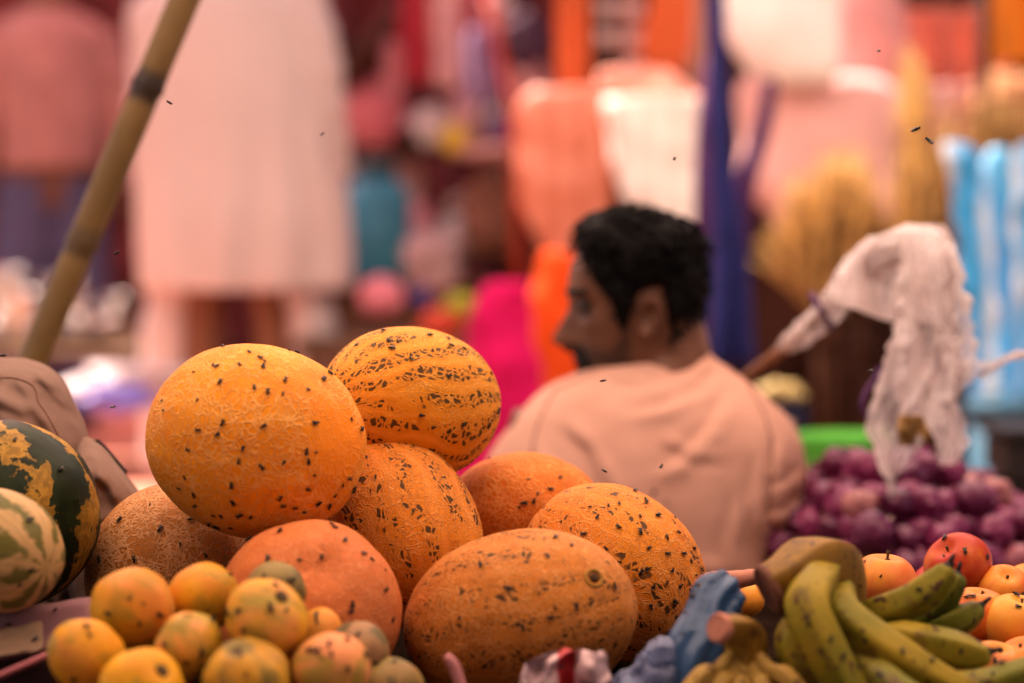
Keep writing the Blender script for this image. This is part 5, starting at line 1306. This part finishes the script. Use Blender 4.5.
for o in [q for q in FRUIT if q.name.split('.')[0] in ('apple',)]:
    if not visible(o, 120):
        print('hidden apple', o['label'])
        for c in list(o.children): bpy.data.objects.remove(c)
        FRUIT.remove(o); bpy.data.objects.remove(o)

# ------------------------------------------------------------------ flies
fb = MB()
fb.add(*ball((0, 0, .0014), (.0011, .0019, .0011), 10, 8)); fb.add(*ball((0, .0022, .0015), (.0009, .0008, .0009), 8, 6)); fb.add(*ball((0, -.0020, .0013), (.0010, .0018, .0009), 10, 8))
for s in (1, -1):
    fb.add([(s * .0004, .0006, .0025), (s * .0013, -.0008, .0024), (s * .0021, -.0034, .0020), (s * .0012, -.0040, .0021), (s * .0004, -.0022, .0024)], [(0, 1, 2, 3, 4)], 1)
    for y in (.0012, .0, -.0012): fb.add(*tube([(s * .0008, y, .0012), (s * .0015, y * 1.3, .0014), (s * .0019, y * 1.6, 0)], .00012, 4))
fo = fb.build('fly', [M['fly'], M['wing']], loc=(0, 0, 0)); FM = fo.data; COL.objects.unlink(fo); bpy.data.objects.remove(fo)
bpy.context.view_layer.update(); dg = bpy.context.evaluated_depsgraph_get(); dg.update()
flies = []; rf = random.Random(11); NAMEOF = {}
def fly(loc, nrm, label, group, s=1.0):
    o = bpy.data.objects.new('fly', FM); COL.objects.link(o)
    q = Vector(nrm).to_track_quat('Z', 'Y') @ Quaternion((0, 0, 1), rf.uniform(0, 6.28))
    o.rotation_mode = 'QUATERNION'; o.rotation_quaternion = q; o.location = Vector(loc); o.scale = (s,) * 3
    tag(o, label, 'fly', group); flies.append(o)
def fly_px(u, v_, only=None):
    ok, loc, nrm, idx, ob, mt = S.ray_cast(dg, CAM, (P(u, v_, 1) - CAM).normalized())
    if not ok: return False
    top = ob
    while top.parent: top = top.parent
    if only and top.name.split('.')[0] not in only: return False
    lb = top.get('label', ''); 
    if nrm.dot(CAM - loc) < 0: nrm = -nrm
    # short true label: which fruit it sits on
    fly(loc, nrm, FL(top), 'flies on ' + FS(top), rf.choice((.55, .7, .8, .9, 1.0, 1.0, 1.1, 1.2))); return True
KEY = {'big round netted': 'the big round netted melon', 'yellow orange melon striped': 'the dark striped yellow melon', 'speckled orange melon in': 'the speckled melon in the middle', 'plain orange finely': 'the finely netted melon beside the man', 'light orange speckled': 'the light speckled melon at right', 'coral ribbed': 'the coral ribbed melon', 'brownish orange': 'the front brownish melon', 'tan densely': 'the tan netted melon', 'dark green watermelon': 'the dark green watermelon', 'pale watermelon': 'the pale striped watermelon'}
def FS(t):
    l = t.get('label', t.name)
    for k, v_ in KEY.items():
        if l.startswith(k): return v_
    n = t.name.split('.')[0]
    return {'small_fruit': 'the small golden fruit', 'apple': 'the apples', 'banana_bunch': 'the bananas', 'carton': 'the pink carton', 'cloth_bundle': 'the brown cloth', 'onion': 'the onions', 'person': 'the seated man'}.get(n, 'the stall')
def FL(t): return 'small black fly sitting on ' + FS(t)
Z1 = [(83, 177), (185, 100), (258, 83), (345, 68), (338, 100), (372, 118), (388, 128), (383, 143), (310, 140), (228, 140), (240, 144), (168, 162), (248, 195), (355, 212), (397, 225), (443, 231), (450, 188), (523, 217), (570, 185), (588, 165), (462, 95), (488, 103), (70, 250), (73, 281), (178, 250), (256, 322), (183, 342), (239, 357), (381, 331), (545, 320), (538, 318), (655, 308), (686, 338), (151, 404), (319, 401), (307, 437), (445, 443), (376, 454), (516, 407), (545, 411), (522, 437), (540, 482), (285, 511), (139, 488), (122, 522), (168, 541), (173, 575), (288, 565), (228, 606), (251, 606), (215, 633), (236, 640), (310, 604), (345, 610), (283, 645), (436, 551), (446, 576), (482, 583), (523, 526), (554, 568), (604, 546), (628, 512), (648, 492), (663, 520), (660, 530), (680, 493), (703, 425), (585, 578), (508, 596)]
for x, y in Z1: fly_px(140 + x * 240 / 745, 320 + y * 220 / 683)
Z2 = [(288, 62), (182, 117), (318, 132), (341, 102), (305, 102), (393, 172), (540, 92), (552, 120), (602, 133), (480, 138), (470, 80), (703, 198), (706, 230), (541, 240), (432, 205), (438, 392), (484, 437), (595, 430), (733, 372), (696, 430), (547, 450), (75, 228), (52, 252), (700, 560), (387, 590)]
for x, y in Z2: fly_px(310 + x * 210 / 820, 315 + y * 175 / 683)
Z5 = [(600, 345), (630, 322), (650, 340), (665, 325), (690, 345), (545, 352), (580, 350), (560, 370), (640, 370), (672, 368), (705, 372), (712, 400), (690, 410), (600, 390), (640, 400), (655, 430), (690, 440), (655, 468), (700, 470), (720, 440), (740, 430), (735, 455), (745, 480), (715, 500), (690, 495), (665, 500), (640, 475), (705, 530), (740, 520), (725, 550), (690, 550), (660, 540), (755, 470), (650, 575), (690, 590), (720, 590), (750, 500), (490, 296), (447, 328), (440, 340), (470, 318), (420, 345), (430, 300), (412, 352), (535, 403), (510, 425), (465, 445), (340, 460), (390, 505), (290, 470), (480, 410), (575, 430), (600, 455), (590, 500), (520, 540), (470, 560), (350, 540), (300, 560), (420, 580), (30, 560), (97, 548), (40, 445), (160, 470), (120, 440), (60, 385)]
for x, y in Z5: fly_px(300 + x * 420 / 790, 320 + y * 363 / 683)
for x, y in ((250, 540), (280, 532), (300, 560), (268, 560), (345, 540), (372, 560), (385, 590), (352, 604), (350, 612), (322, 557), (335, 528), (392, 620), (230, 575)): fly_px(x, y)
for x, y in ((120, 520), (150, 505), (135, 560), (180, 545), (205, 555), (160, 530), (190, 520)): fly_px(x, y)
ZC = [(715, 294), (828, 345), (770, 330), (712, 340), (543, 394), (485, 420), (500, 355), (560, 350), (775, 452), (790, 450), (905, 445), (925, 440), (915, 478), (850, 622), (870, 630), (845, 660), (735, 362), (905, 300), (890, 300), (640, 380), (645, 430), (665, 450), (760, 595), (680, 622), (405, 566), (440, 610), (385, 600), (480, 640), (330, 480), (350, 520), (500, 565), (600, 600), (700, 500), (540, 660)]
for x, y in ZC: fly_px(680 + x * 344 / 929, 430 + y * 253 / 683, ('apple', 'banana_bunch', 'onion', 'small_fruit'))
for (u, v_, r, d, mt, lb) in SM:
    if lb is None: continue
    for _ in range(5):
        a = rf.uniform(0, 6.28); q = r * .85 * math.sqrt(rf.random())
        x, y = u + q * math.cos(a), v_ + q * math.sin(a)
        if y < 680: fly_px(x, y, ('small_fruit',))
for x, y in ((30, 520), (60, 470), (78, 500), (15, 440), (20, 585), (50, 600), (30, 570), (8, 625), (35, 640), (55, 610), (100, 560), (120, 520), (75, 560)): fly_px(x, y)
fly(P(3, 357, 2.42), (0, 0, 1), 'small black fly on the top of the brown cloth', 'flies on the brown cloth', 1.2)
# flies on the wing
for k, (u, v_, d) in enumerate(((169, 104, 2.3), (118, 254, 2.35), (113, 408, 2.3), (674, 160, 2.4), (879, 52, 2.35), (917, 131, 2.3), (928, 142, 2.28), (662, 467, 2.4), (604, 472, 2.4), (603, 382, 2.35), (870, 372, 2.45), (323, 135, 2.5))):
    fly(P(u, v_, d), Vector((rf.uniform(-.5, .5), rf.uniform(-.8, .2), .8)), 'tiny black fly on the wing in the air above the fruit', 'flies in the air above the stall', 1.0 if k not in (5, 6) else 1.5)
print('flies', len(flies))
